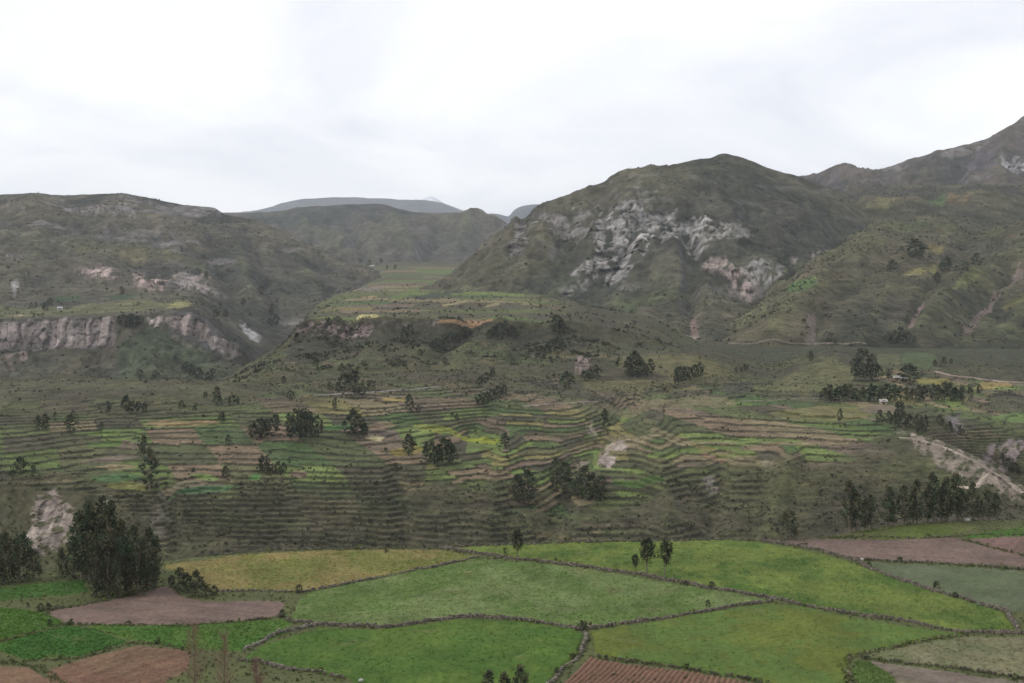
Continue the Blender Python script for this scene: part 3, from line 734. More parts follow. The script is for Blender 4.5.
# thrust the bare rock out of the slope and break it into ledges
def crag(S, w, amp, cw, ch, seed, tilt=0.8, jc=1.0):
    """bare rock as angular blocks with recessed joints"""
    u0, v0 = S.X, S.Z + S.Y * 0.25
    u = u0 / cw + fbm(u0, v0, cw * 2.5, 3, 0.5, seed) * 0.5; v = v0 / ch + fbm(u0, v0, cw * 2.5, 3, 0.5, seed + 2) * 0.35
    f1, f2, r, cu, cv = worley(u, v, seed)
    f1b, f2b, rb, cub, cvb = worley(u * 2.6, v * 2.6, seed + 5)
    a = r * 6.283
    off = (r - 0.45) * 1.3 + (np.cos(a * 3) * cu + np.sin(a * 5) * cv) * tilt + ((rb - 0.5) * 0.45 + (np.cos(rb * 19) * cub) * 0.35)
    joint = 1 - sstep(0.03, 0.16, f2 - f1); jb = 1 - sstep(0.02, 0.12, f2b - f1b)
    off = off - (joint * 0.55 + jb * 0.2) * jc
    S.Y = S.Y - w * off * amp; S.Z = S.Z + w * np.clip(off, 0, 1) * amp * 0.2
    S.col = S.col * (1 + w * ((rb - 0.5) * 0.5 + (r - 0.5) * 0.4))[..., None]
    S.col = S.col * (1 + w * 0.4 * ridged(u0, v0, cw * 0.4, 3, 0.6, seed + 8))[..., None]
    S.col = mix3(S.col, col((0.06, 0.055, 0.045)), np.clip(w * (joint * 0.5 + jb * 0.2) * jc, 0, 0.8))
rockC *= 1 - 0.85 * sstep(1600, 1680, C_.D)
crag(C_, rockC, 9, 22, 15, 1.0, 0.9, 0.8)
crag(L, cliffL, 3.2, 8, 75, 2.0, 0.5)
crag(L, outL, 9, 13, 40, 3.0)
crag(B, rockB, 1.3, 5, 9, 4.0, 0.7, 0.3)
crag(M, cliffM, 3.5, 7, 9, 5.0)
rk = outE = E_.paint([(980, 172), (1005, 160), (1024, 156), (1374, 130), (1374, 142), (1024, 170), (1000, 174)], (0.2, 0.19, 0.19), 3, 0.8, 10, 8)
crag(E_, rk, 16, 22, 30, 6.0)
E_.paint([(885, 168), (905, 164), (900, 178), (880, 190)], (0.13, 0.115, 0.105), 4, 0.5, 6, 12)
D_.paint([(780, 298), (790, 291), (815, 290), (824, 296), (800, 304), (782, 304)], (0.062, 0.10, 0.036), 3, 0.85, 3, 12)
D_.paint([(926, 206), (932, 200), (946, 200), (946, 205)], (0.065, 0.105, 0.04), 2, 0.8, 2, 10)
D_.paint([(944, 205), (950, 200), (970, 202), (968, 206)], (0.14, 0.105, 0.06), 2, 0.8, 2, 10)
D_.paint([(852, 214), (880, 204), (906, 206), (880, 214)], (0.13, 0.12, 0.055), 3, 0.6, 6, 14)
D_.paint([(902, 278), (904, 273), (935, 272), (938, 278)], (0.125, 0.115, 0.05), 1.2, 0.85, 1.5, 12)
D_.paint([(920, 258), (928, 248), (945, 248), (945, 257)], (0.12, 0.10, 0.042), 3, 0.7, 3, 12)
D_.paint([(950, 292), (975, 282), (985, 284), (965, 296)], (0.12, 0.125, 0.05), 2, 0.7, 3, 12)
D_.paint([(905, 326), (918, 305), (924, 300), (924, 308), (914, 328)], (0.17, 0.125, 0.115), 1.5, 0.85, 4, 8)
D_.paint([(955, 332), (975, 312), (990, 296), (1010, 280), (1020, 270), (1024, 280), (996, 302), (970, 330)], (0.16, 0.12, 0.11), 1.5, 0.55, 6, 8)
D_.paint([(1000, 306), (1024, 298), (1060, 296), (1060, 310), (1005, 312)], (0.11, 0.105, 0.045), 2, 0.7, 3, 12)
D_.paint([(805, 345), (808, 318), (815, 316), (816, 335), (822, 346)], (0.14, 0.11, 0.10), 2, 0.6, 4, 8)
D_.paint([(835, 206), (842, 192), (1024, 188), (1024, 197), (960, 202), (900, 204)], (0.042, 0.04, 0.032), 4, 0.85, 5, 20)

# ------------------------------------------------------------------ near fields (cut out of the terrace sheet)
GR1, GR2, PALE, YEL, OCH = (0.052, 0.100, 0.019), (0.078, 0.122, 0.029), (0.122, 0.158, 0.058), (0.112, 0.144, 0.034), (0.178, 0.146, 0.056)
PLOW, RED, GREY, STUB = (0.145, 0.103, 0.084), (0.142, 0.080, 0.054), (0.092, 0.108, 0.062), (0.150, 0.142, 0.082)
FIELDS = [
 ("crop_field", "ochre ripening field along the gorge rim beside the dark eucalyptus grove", [(163,566),(230,556),(330,551),(440,549.5),(476,557),(420,568),(360,580),(310,590),(215,590),(200,580)], OCH, (0.115,0.128,0.034), 0.30, 5200, 0.30),
 ("crop_field", "large pale green field in the middle of the near terrace", [(310,593),(360,583),(476,559),(560,567),(630,577),(700,589),(768,600),(700,611),(640,619),(590,628),(575,627),(510,618),(460,615),(430,618),(380,625),(320,622),(292,617),(303,596)], PALE, (0.075,0.118,0.030), 0.30, 15000, 0.24),
 ("crop_field", "bright deep green field at the bottom centre below the pale field", [(320,628),(380,630),(430,624),(460,620),(510,622),(575,631),(583,637),(576,655),(553,675),(543,695),(380,695),(350,678),(290,668),(243,660),(264,644)], GR1, (0.078,0.122,0.024), 0.30, 10000, 0.26),
 ("crop_field", "green meadow right of the bottom furrowed field", [(592,633),(640,625),(700,615),(770,603),(800,605),(850,616),(900,625),(960,634),(926,639),(870,649),(848,657),(843,670),(850,695),(800,695),(770,682),(700,671),(640,661),(597,655)], GR2, (0.100,0.118,0.024), 0.28, 10500, 0.24),
 ("crop_field", "long yellow green field along the rim behind the three lone trees", [(446,548),(500,545.5),(640,541.5),(730,540.5),(762,543),(820,553),(856,564),(900,580),(960,598),(1004,613),(1014,627),(960,629),(900,620),(850,611),(778,597),(700,585),(640,573),(560,562),(490,554)], YEL, (0.052,0.095,0.020), 0.42, 12500, 0.24),
 ("ploughed_field", "pinkish brown ploughed field on the right rim", [(770,541),(830,537.5),(894,539),(953,537),(965,541),(1100,578),(1100,574),(1021,566),(930,561),(865,558),(820,549)], PLOW, (0.125,0.088,0.075), 0.25, 0, 0),
 ("ploughed_field", "small brown ploughed field beyond the path at the right edge", [(969,539),(1024,537),(1100,534),(1100,572),(1024,556.5)], (0.14,0.088,0.075), (0.12,0.08,0.066), 0.25, 0, 0),
 ("crop_field", "grey green sown field at the right edge below the ploughed strip", [(866,562),(929,565),(1024,571),(1100,576),(1100,618),(1024,611),(1006,611),(958,597),(905,581)], GREY, (0.080,0.100,0.052), 0.20, 2600, 0.16),
 ("crop_field", "green field before the eucalyptus row on the right rim", [(820,535.5),(858,528.5),(909,525),(960,522.5),(980,527),(940,535.5),(894,537.5),(830,536.5)], (0.085,0.112,0.030), (0.10,0.10,0.045), 0.25, 2400, 0.22),
 ("crop_field", "vivid green strip at the right edge behind the ploughed fields", [(962,536),(1000,530),(1024,527),(1100,521),(1100,532),(1024,535.5),(970,537)], (0.055,0.110,0.025), (0.08,0.115,0.03), 0.25, 1500, 0.22),
 ("crop_field", "pale stubble field in the lower right corner", [(868,655),(926,642),(968,636),(1024,638),(1100,642),(1100,685),(1024,676),(944,666),(882,659)], STUB, (0.100,0.115,0.052), 0.25, 4500, 0.26),
 ("ploughed_field", "greyish bare field at the lower right corner of the terrace", [(872,662),(938,670.5),(1024,683),(1100,692),(1100,700),(905,700),(896,676)], (0.145,0.115,0.095), (0.115,0.105,0.07), 0.25, 0, 0),
 ("crop_field", "small green corner patch beside the grey bare field", [(856,661),(870,663),(893,677),(892,700),(862,700),(854,672)], (0.05,0.10,0.022), (0.075,0.11,0.03), 0.2, 900, 0.24),
 ("furrowed_field", "red brown furrowed field at the bottom centre edge", [(588,660),(625,666),(690,673.5),(732,681),(770,688),(780,700),(548,700)], (0.155,0.082,0.055), (0.125,0.07,0.048), 0.10, 0, 0),
 ("ploughed_field", "mauve brown ploughed field below the eucalyptus grove at left", [(48,612),(125,598),(156,588),(170,587),(181,597),(206,603),(260,601),(284,603),(278,614),(260,618.5),(187,624),(72,624.5)], PLOW, (0.13,0.093,0.078), 0.22, 0, 0),
 ("crop_field", "dark green field at the left edge below the ploughed field", [(-60,606),(0,607),(44,613.5),(64,624),(0,639),(-60,652)], GR1, (0.055,0.105,0.022), 0.3, 3400, 0.26),
 ("crop_field", "deep green wedge at the left between two brown fields", [(0,642),(65,627),(94,630),(126,642),(78,656),(25,659),(0,650)], (0.036,0.090,0.018), (0.05,0.1,0.02), 0.3, 3000, 0.26),
 ("crop_field", "bright green strip below the mauve ploughed field", [(90,627),(187,626),(260,621),(288,619),(292,630),(262,641),(240,650),(184,647),(156,643),(128,639)], (0.048,0.105,0.020), (0.070,0.120,0.026), 0.3, 4200, 0.26),
 ("ploughed_field", "russet field of dry stalks at the bottom left", [(47,670),(94,656),(140,646),(184,650),(190,655),(186,673),(152,684),(130,700),(66,700),(58,684)], RED, (0.155,0.10,0.062), 0.15, 3000, 0.2),
 ("ploughed_field", "russet field in the bottom left corner", [(-60,662),(0,666),(28,668),(58,686),(62,700),(-60,700)], RED, (0.155,0.10,0.062), 0.15, 1600, 0.2),
 ("crop_field", "green strip beneath the trees at the left edge", [(-60,590),(0,588.5),(31,585),(84,581.5),(87,592),(62,595),(0,600),(-60,603)], (0.052,0.105,0.026), (0.07,0.11,0.03), 0.3, 2000, 0.28),
]
cpx = (A.PX[:-1, :-1] + A.PX[1:, 1:]) / 2; cpy = (A.PY0[:-1, :-1] + A.PY0[1:, 1:]) / 2
ccx = (A.X[:-1, :-1] + A.X[1:, 1:]) / 2; ccy = (A.Y[:-1, :-1] + A.Y[1:, 1:]) / 2
jx = fbm(ccx, ccy, 3.0, 2, 0.5, 71) * 2.2; jy = fbm(ccx, ccy, 3.0, 2, 0.5, 72) * 1.1
vis = (A.D[:-1, :-1] > 195) & (A.PY0[:-1, :-1] > 500)
soil_n = fbm(A.X, A.Y, 2.2, 3, 0.6, 50)
for k, f in enumerate(FIELDS):
    r = in_poly(f[2], cpx + jx, cpy + jy) & vis
    if f[0] != "furrowed_field": A.reg[r] = k + 1
for k, f in enumerate(FIELDS):
    r = A.reg == k + 1
    vv = np.zeros((A.R, A.C), bool); vv[:-1, :-1] |= r; vv[1:, 1:] |= r; vv[1:, :-1] |= r; vv[:-1, 1:] |= r
    inn = np.ones((A.R, A.C), bool); inn[:-1, :-1] &= r; inn[1:, 1:] &= r; inn[1:, :-1] &= r; inn[:-1, 1:] &= r
    n = sstep(-0.12, 0.22, fbm(A.X, A.Y * 0.8, 18, 5, 0.62, 60 + k)) * 0.75 + sstep(0.05, 0.3, fbm(A.X, A.Y * 0.6, 2.4, 3, 0.6, 160 + k)) * 0.45
    c = mix3(np.broadcast_to(col(f[3]), A.col.shape), col(f[4]), np.clip(n, 0, 1))
    worn = sstep(0.28, 0.5, fbm(A.X, A.Y, 11, 4, 0.6, 170 + k)) * (0.4 if f[6] else 0.15)
    c = mix3(c, col((0.150, 0.138, 0.062)), worn)
    c = c * (1 + 0.16 * fbm(A.X, A.Y, 1.1, 2, 0.6, 90 + k) + 0.22 * fbm(A.X, A.Y * 0.5, 9, 3, 0.6, 95 + k))[..., None]
    if f[0] == "ploughed_field":
        th = 0.5 + 0.7 * (k % 3); ux, uy = A.X * math.cos(th) - A.Y * math.sin(th), A.X * math.sin(th) + A.Y * math.cos(th)
        c = c * (1 + 0.38 * fbm(ux, uy * 0.07, 1.3, 3, 0.6, 180 + k) + 0.25 * fbm(A.X, A.Y, 0.6, 2, 0.6, 190 + k) + 0.25 * fbm(A.X, A.Y, 25, 3, 0.5, 195 + k))[..., None]
    A.col[vv] = c[vv]
    A.Z[inn] += f[5] * 0.6 + (fbm(A.X, A.Y, 0.9, 2, 0.6, 80 + k) * f[5] * 0.55)[inn]
    if f[0] == "ploughed_field":
        A.Z[inn] -= f[5] * 0.4

# ------------------------------------------------------------------ hillside fields (cut out of the terraced sheet)
HF = [
 ("yellow strip of ripe crop on the terraces right of the tree clump", [(452,432),(466,431),(502,440),(498,444),(478,441)], (0.20,0.22,0.03)),
 ("long olive yellow strip above the bright yellow one", [(414,423),(440,425),(466,430),(440,432),(420,428)], (0.16,0.17,0.04)),
 ("cream coloured dry patch below the small tree clump", [(366,438),(372,434),(384,437),(380,441)], (0.30,0.27,0.15)),
 ("golden patch on the terraces below the distant road", [(383,401),(384,397),(404,397),(404,401)], (0.22,0.17,0.05)),
 ("ochre patch beside the poplar on the terraces", [(388,452),(412,446),(426,448),(420,453),(396,456)], (0.18,0.15,0.04)),
 ("green patch left of the tree clump of three", [(322,428),(350,424),(350,428),(328,430)], (0.06,0.12,0.04)),
 ("brown fallow patch on the central terraces", [(364,428),(384,421),(398,425),(386,428)], (0.15,0.115,0.075)),
 ("mauve fallow patch on the central terraces", [(370,433),(395,428),(400,436),(384,436)], (0.12,0.095,0.08)),
 ("tan stubble field on the left terraces below the knoll", [(143,422),(160,419),(215,420),(218,423),(160,425)], (0.22,0.16,0.085)),
 ("lime green strip at the far left terraces", [(72,432),(108,429),(120,430),(108,434)], (0.11,0.16,0.045)),
 ("light green strip on the left terraces beside the poplar", [(84,446),(92,442),(122,441),(120,446)], (0.09,0.145,0.04)),
 ("small dun patch beside the poplar", [(118,448),(124,440),(140,442),(138,448)], (0.14,0.11,0.08)),
 ("greenish yellow field at the lower edge of the left terraces", [(104,486),(120,482),(146,484),(146,491),(116,490)], (0.13,0.13,0.045)),
 ("green field left of the lone eucalyptus", [(88,478),(130,472),(142,478),(112,484)], (0.055,0.105,0.04)),
 ("dun triangle right of the lone eucalyptus", [(160,486),(186,480),(208,482),(196,487),(164,489)], (0.19,0.165,0.11)),
 ("dark green wedge at the lower edge of the left terraces", [(168,492),(204,484),(244,486),(214,491),(180,493)], (0.05,0.10,0.045)),
 ("pale green strip with a light border on the left terraces", [(188,474),(196,472),(220,477),(212,480)], (0.12,0.18,0.05)),
 ("fallow brown patch in the middle of the left terraces", [(82,460),(120,454),(138,456),(120,461)], (0.13,0.105,0.08)),
 ("tan patch in the middle of the left terraces", [(95,466),(112,463),(136,466),(128,469)], (0.19,0.15,0.09)),
 ("reddish fallow at the left foot of the terraces by the shrubs", [(288,475),(296,470),(308,472),(304,477)], (0.15,0.10,0.08)),
 ("green strip above the shrubs at the gorge edge", [(250,478),(254,473),(262,474),(258,480)], (0.06,0.14,0.04)),
 ("light green meadow on the shoulder at the right edge", [(988,418),(1002,413),(1024,411),(1100,410),(1100,422),(1024,421)], (0.105,0.155,0.05)),
 ("tan field right of the long tree row", [(975,387),(982,380),(1008,381),(1012,384),(990,388)], (0.22,0.16,0.06)),
 ("yellow field right of the white roofed farm", [(917,378),(925,377),(948,377),(950,383),(920,384)], (0.17,0.155,0.045)),
 ("green field above the white roofed farm", [(902,362),(905,353),(934,354),(938,364),(925,368)], (0.062,0.082,0.036)),
 ("striped meadow left of the white roofed farm", [(876,364),(878,355),(900,355),(900,364)], (0.088,0.092,0.046)),
 ("olive stubble below the long tree row", [(770,412),(800,407),(868,406),(872,414),(848,421),(790,420)], (0.125,0.12,0.05)),
 ("brown fallow below the long tree row", [(858,408),(880,404),(896,406),(890,412),(868,412)], (0.125,0.10,0.075)),
 ("tan terrace strip on the right hillside", [(636,439),(690,442),(688,444.5),(640,443)], (0.20,0.165,0.10)),
 ("second tan terrace strip on the right hillside", [(650,434.5),(700,437.5),(735,439),(735,441.5),(690,440.5),(652,438)], (0.18,0.15,0.09)),
 ("reddish terrace field on the right hillside", [(700,452),(712,448),(735,448),(724,454),(706,455)], (0.18,0.12,0.08)),
 ("bright green terrace above the rim on the right hillside", [(612,478),(650,480),(664,488),(640,488),(614,483)], (0.065,0.115,0.03)),
 ("yellow green strip on the right hillside", [(690,447),(735,449),(760,452),(735,453)], (0.11,0.13,0.045)),
 ("tan strip low on the right hillside", [(760,441),(800,440),(850,440),(850,443),(790,445)], (0.17,0.135,0.08)),
]
bpx = (B.PX[:-1, :-1] + B.PX[1:, 1:]) / 2; bpy_ = (B.PY0[:-1, :-1] + B.PY0[1:, 1:]) / 2
jb = fbm(bpx, bpy_, 6, 2, 0.5, 77) * 0.8
for k, (lab, poly, c) in enumerate(HF):
    r = in_poly(poly, bpx + jb, bpy_ + jb * 0.6) & (B.D[:-1, :-1] > 440)
    B.reg[r] = k + 1
    vv = np.zeros((B.R, B.C), bool); vv[:-1, :-1] |= r; vv[1:, 1:] |= r; vv[1:, :-1] |= r; vv[:-1, 1:] |= r
    tint = col(c) * (1 + 0.25 * fbm(B.X, B.Y, 7, 3, 0.6, 100 + k))[..., None]
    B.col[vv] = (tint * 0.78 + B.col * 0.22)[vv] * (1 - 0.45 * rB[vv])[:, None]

# ------------------------------------------------------------------ emit the ground
tag(A.emit("near_terrace", M_NEAR), "grassy field margins of the near terrace above the gorge")
FOBJ = {}
for k, f in enumerate(FIELDS):
    if f[0] != "furrowed_field": FOBJ[k] = A.emit(f[0], M_NEAR, f[1], reg=k + 1)
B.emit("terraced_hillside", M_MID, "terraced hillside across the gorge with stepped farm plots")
for k, (lab, poly, c) in enumerate(HF):
    B.emit("terrace_field", M_MID, lab, reg=k + 1)
M.emit("valley_plateau", M_MID, "central plateau with a cliffed rim and receding valley fields")
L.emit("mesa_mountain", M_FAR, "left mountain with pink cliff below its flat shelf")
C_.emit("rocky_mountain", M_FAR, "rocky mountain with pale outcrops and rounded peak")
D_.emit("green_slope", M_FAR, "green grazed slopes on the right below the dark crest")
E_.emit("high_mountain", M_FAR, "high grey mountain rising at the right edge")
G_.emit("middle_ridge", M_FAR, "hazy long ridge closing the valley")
H1.emit("distant_ridge", M_BLUE, "faint blue flat topped ridge behind the valley")
H2.emit("distant_ridge", M_BLUE, "small blue hill in the gap left of the rocky mountain")
SN.emit("snow_peak", M_BLUE, "faint snow covered peak above the far ridge")

# ------------------------------------------------------------------ tracks
def ribbon(name, label, S, pts, width, c, lift=0.25, mat=None):
    P = []
    for (x0, y0), (x1, y1) in zip(pts[:-1], pts[1:]):
        n = max(2, int(math.hypot(x1 - x0, y1 - y0) / 2.5))
        for i in range(n):
            t = i / n; P.append(S.hit(x0 + (x1 - x0) * t, y0 + (y1 - y0) * t))
    P.append(S.hit(*pts[-1])); P = np.array(P)
    for _ in range(3):
        P[1:-1] = (P[:-2] + 2 * P[1:-1] + P[2:]) / 4
    T = np.gradient(P[:, :2], axis=0); T /= np.linalg.norm(T, axis=1)[:, None] + 1e-6
    N = np.stack([-T[:, 1], T[:, 0]], 1)
    w = width * (0.85 + 0.35 * rng.random(len(P)))
    V = []
    for k, (p, nn) in enumerate(zip(P, N)):
        for sgn, dz in ((-1.3, -0.9), (-1, lift), (0, lift * 1.2), (1, lift), (1.3, -0.9)):
            V.append((p[0] + nn[0] * sgn * w[k] / 2, p[1] + nn[1] * sgn * w[k] / 2, p[2] + dz + CAMZ))
    Fq = [[k*5 + i, k*5 + i + 1, k*5 + i + 6, k*5 + i + 5] for k in range(len(P) - 1) for i in range(4)]
    cc = col(c) * (0.85 + 0.3 * rng.random((len(V), 1)))
    return tag(link(name, fast_mesh(name, np.array(V), np.array(Fq), cc), mat or M_MID), label, kind='structure')

TRK = (0.25, 0.205, 0.165)
ribbon("track", "pale dirt track along the foot of the rocky mountain", C_, [(586, 325), (610, 325), (640, 330), (670, 334), (700, 339)], 4.0, (0.2, 0.18, 0.16), 0.8)
ribbon("track", "dirt road below the green slopes above the farm", D_, [(728, 345), (770, 344.5), (830, 344), (866, 345)], 2.0, (0.13, 0.115, 0.09), 0.6)
ribbon("track", "pale dirt road curving down at the right edge", B, [(936, 372), (950, 376), (975, 379), (1000, 382), (1040, 384)], 2.6, TRK, 0.5)
ribbon("track", "pale path down the bare ridge on the right", B, [(898, 438), (915, 439), (940, 446), (965, 457), (985, 468), (1005, 480), (1024, 494)], 1.6, (0.24, 0.20, 0.165), 0.25)
ribbon("track", "short pale path branching down from the ridge path", B, [(990, 471), (984, 478), (976, 488), (955, 487)], 1.6, (0.3, 0.25, 0.2), 0.3)
ribbon("track", "grey road across the upper terraces in the centre", B, [(312, 396), (345, 394), (380, 392), (415, 390), (440, 387)], 2.0, (0.17, 0.155, 0.14), 0.3)
ribbon("track", "dirt path below the grassy hump in the centre", B, [(522, 407), (545, 405), (575, 403), (598, 402)], 1.8, (0.19, 0.16, 0.13), 0.3)
ribbon("track", "dusty lane left of the long tree row", B, [(740, 402), (770, 401), (800, 399), (826, 399)], 1.7, (0.16, 0.14, 0.11), 0.3)

# ------------------------------------------------------------------ the furrowed field: earthed-up ridges
def nearz(x, y):
    return A.height(x, y)
fpoly = FIELDS[13][2]
dirv = np.array([4.2, 10.8]); dirv /= np.linalg.norm(dirv); acr = np.array([dirv[1], -dirv[0]])
o0 = np.array([11.3, 213.8])
us = np.arange(-14, 34, 0.13); vs = np.arange(-26, 8, 0.6)
U, Vv = np.meshgrid(us, vs)
FX = o0[0] + U * acr[0] + Vv * dirv[0]; FY = o0[1] + U * acr[1] + Vv * dirv[1]
wob = fbm(FX, FY, 9, 2, 0.5, 61) * 0.5 + fbm(FX, FY, 2.2, 2, 0.5, 64) * 0.12
ridge = 0.5 + 0.5 * np.cos((U + wob) * 2 * math.pi / 0.80)
FZ = np.array([[A.height(FX[i, j], FY[i, j]) for j in range(0, FX.shape[1], 12)] for i in range(FX.shape[0])])
FZ = np.array([np.interp(np.arange(FX.shape[1]), np.arange(0, FX.shape[1], 12), FZ[i]) for i in range(FX.shape[0])])
fpx, fpy = CX + F * FX / FY, YH + F * 62.0 / FY
fk = in_poly(fpoly, fpx[:-1, :-1], fpy[:-1, :-1])
fi = np.argwhere(fk)
nc = FX.shape[1]
q = np.stack([fi[:, 0]*nc + fi[:, 1], fi[:, 0]*nc + fi[:, 1] + 1, (fi[:, 0]+1)*nc + fi[:, 1] + 1, (fi[:, 0]+1)*nc + fi[:, 1]], 1)
used, inv = np.unique(q, return_inverse=True)
ridge = ridge * (0.75 + 0.6 * fbm(FX, FY, 3.5, 3, 0.6, 65))
fz = FZ + 0.06 + ridge * 0.26 + fbm(FX, FY, 0.7, 3, 0.6, 62) * 0.12
fc = mix3(np.broadcast_to(col((0.105, 0.06, 0.042)), FX.shape + (3,)), col((0.20, 0.118, 0.078)), ridge)
FVv = np.stack([FX.ravel()[used], FY.ravel()[used], fz.ravel()[used] + CAMZ], 1)
tag(link("furrowed_field", fast_mesh("furrowed_field", FVv, inv.reshape(-1, 4), fc.reshape(-1, 3)[used]), M_NEAR),
    "red brown furrowed field at the bottom centre edge", kind='structure')

# ------------------------------------------------------------------ scattered leaves: plants built from many small faces
def leaf_cloud(n, rad, size, seed, squash=1.0, hollow=0.35):
    """n leaf-sized triangles in an ellipsoid"""
    r = np.random.default_rng(seed)
    d = r.normal(size=(n, 3)); d /= np.linalg.norm(d, axis=1)[:, None]
    p = d * (hollow + (1 - hollow) * r.random((n, 1)) ** 0.5) * np.array([rad, rad, rad * squash])
    a = r.normal(size=(n, 3)); a /= np.linalg.norm(a, axis=1)[:, None]
    b = np.cross(a, r.normal(size=(n, 3))); b /= np.linalg.norm(b, axis=1)[:, None]
    s = size * (0.6 + 0.8 * r.random((n, 1)))
    return p, a * s, b * s

TUSH = []
for k in range(5):
    p, a, b = leaf_cloud(12, 0.82, 0.72, 200 + k, 0.75, 0.3)
    p[:, 2] += 0.45
    TUSH.append(np.stack([p + a * 0.6, p - a * 0.5 + b * 0.5, p - a * 0.4 - b * 0.55], 1).reshape(-1, 3))

def scrub(name, label, pos, size, tint, parent=None, jitter=0.35, mat=None):
    """uncountable low shrubs joined into one mass"""
    n = len(pos)
    V = np.zeros((n, 36, 3)); 
    ang = rng.random(n) * 6.283; ca, sa = np.cos(ang), np.sin(ang)
    kk = rng.integers(0, 5, n)
    for k in range(5):
        m = kk == k; T = TUSH[k]
        sx = size[m][:, None] * (0.8 + 0.5 * rng.random((m.sum(), 1))); sz = size[m][:, None] * (0.7 + 0.6 * rng.random((m.sum(), 1)))
        x = T[None, :, 0] * sx; y = T[None, :, 1] * sx
        V[m, :, 0] = x * ca[m][:, None] - y * sa[m][:, None]; V[m, :, 1] = x * sa[m][:, None] + y * ca[m][:, None]; V[m, :, 2] = T[None, :, 2] * sz
    V += pos[:, None, :]
    c = np.repeat(tint * (1 + jitter * (rng.random((n, 1)) * 2 - 1)), 36, 0) * (0.85 + 0.3 * rng.random((n * 36, 1)))
    me = fast_mesh(name, V.reshape(-1, 3), np.arange(n * 36).reshape(-1, 3), np.clip(c, 0.005, 0.8), smooth=False)
    return tag(link(name, me, mat or M_LEAF, parent), label, kind='stuff')

def sample_cells(S, weight, n):
    w = weight[:-1, :-1] * np.abs((S.X[:-1, 1:] - S.X[:-1, :-1]) * (S.Y[1:, :-1] - S.Y[:-1, :-1]))
    w = np.clip(w, 0, None).ravel(); w = w / w.sum()
    idx = rng.choice(len(w), n, p=w); i, j = idx // (S.C - 1), idx % (S.C - 1)
    u, v = rng.random(n), rng.random(n)
    def L_(Q): return (Q[i, j] * (1-u) * (1-v) + Q[i, j+1] * u * (1-v) + Q[i+1, j] * (1-u) * v + Q[i+1, j+1] * u * v)
    return np.stack([L_(S.X), L_(S.Y), L_(S.Z) + CAMZ], 1), i, j

SCOLS = np.array([(0.040, 0.044, 0.028), (0.055, 0.060, 0.034), (0.075, 0.074, 0.046), (0.090, 0.080, 0.058), (0.048, 0.056, 0.030)])
def tints(n): return SCOLS[rng.integers(0, len(SCOLS), n)]

inframe = lambda S: ((S.PX > -60) & (S.PX < 1084)).astype(float)
bare = np.clip(1 - rockB * 1.3, 0.06, 1)
patchy = sstep(-0.3, 0.35, fbm(B.X, B.Y, 30, 4, 0.6, 55))
wB = inframe(B) * bare * sstep(444, 452, B.D) * (1 - sstep(850, 950, B.D)) * (0.22 + 1.2 * patchy * (1 - 0.75 * farm) + 1.6 * rB) * (1 - 0.5 * knoll) * (1 - 0.7 * hump) * (1 + 1.2 * sstep(640, 720, B.D))
fieldmask = np.zeros((B.R, B.C)); fieldmask[:-1, :-1] = (B.reg > 0)
wB *= 1 - 0.97 * fieldmask
p, i, j = sample_cells(B, wB, 9000)
scrub("hillside_scrub", "dark low scrub dotted over the terraced hillside", p, 0.22 + 0.62 * rng.random(len(p)) ** 3, tints(len(p)))
near = wB * (1 - sstep(485, 520, B.D))
p, i, j = sample_cells(B, near, 5000)
scrub("gorge_scrub", "denser scrub on the slope facing the gorge", p, 0.2 + 0.45 * rng.random(len(p)) ** 2.5, tints(len(p)))
wM = inframe(M) * sstep(792, 810, M.D) * (1 - sstep(950, 1400, M.D)) * (0.3 + sstep(-0.2, 0.3, fbm(M.X, M.Y, 50, 4, 0.6, 56))) * (1 - 0.85 * (M.D > 962))
p, i, j = sample_cells(M, wM * sstep(-0.1, 0.45, fbm(M.X, M.Y, 28, 4, 0.6, 66)), 4200)
scrub("plateau_scrub", "dark bushes on the slope below the plateau rim", p, 0.35 + 1.3 * rng.random(len(p)) ** 2.5, tints(len(p)) * 0.85)
wL = (1 + 3.5 * (1 - sstep(1190, 1225, L.D))) * inframe(L) * sstep(1100, 1130, L.D) * (0.25 + sstep(-0.1, 0.35, fbm(L.X, L.Y, 120, 4, 0.6, 57))) * np.clip(1 - rockL * 1.4, 0, 1) * (1 - 0.8 * sstep(1236, 1250, L.D) * (1 - sstep(1400, 1450, L.D)))
p, i, j = sample_cells(L, wL, 3600)
scrub("mesa_scrub", "scrub on the slopes of the left mountain", p, 0.6 + 1.6 * rng.random(len(p)) ** 3, tints(len(p)))
wC = inframe(C_) * (0.25 + sstep(-0.1, 0.3, fbm(C_.X, C_.Y, 90, 4, 0.6, 58))) * np.clip(1 - rockC * 0.9, 0.08, 1)
p, i, j = sample_cells(C_, wC, 3200)
scrub("mountain_scrub", "scrub on the slopes of the rocky mountain", p, 0.6 + 1.6 * rng.random(len(p)) ** 3, tints(len(p)))
wD = inframe(D_) * (0.2 + sstep(0.0, 0.35, fbm(D_.X, D_.Y, 80, 4, 0.6, 59)) + rD * 1.5) * (1 - sstep(1700, 2100, D_.D))
p, i, j = sample_cells(D_, wD, 3000)
scrub("slope_scrub", "bushes and dark hedges dotted on the green slopes", p, 0.5 + 1.4 * rng.random(len(p)) ** 3, tints(len(p)))

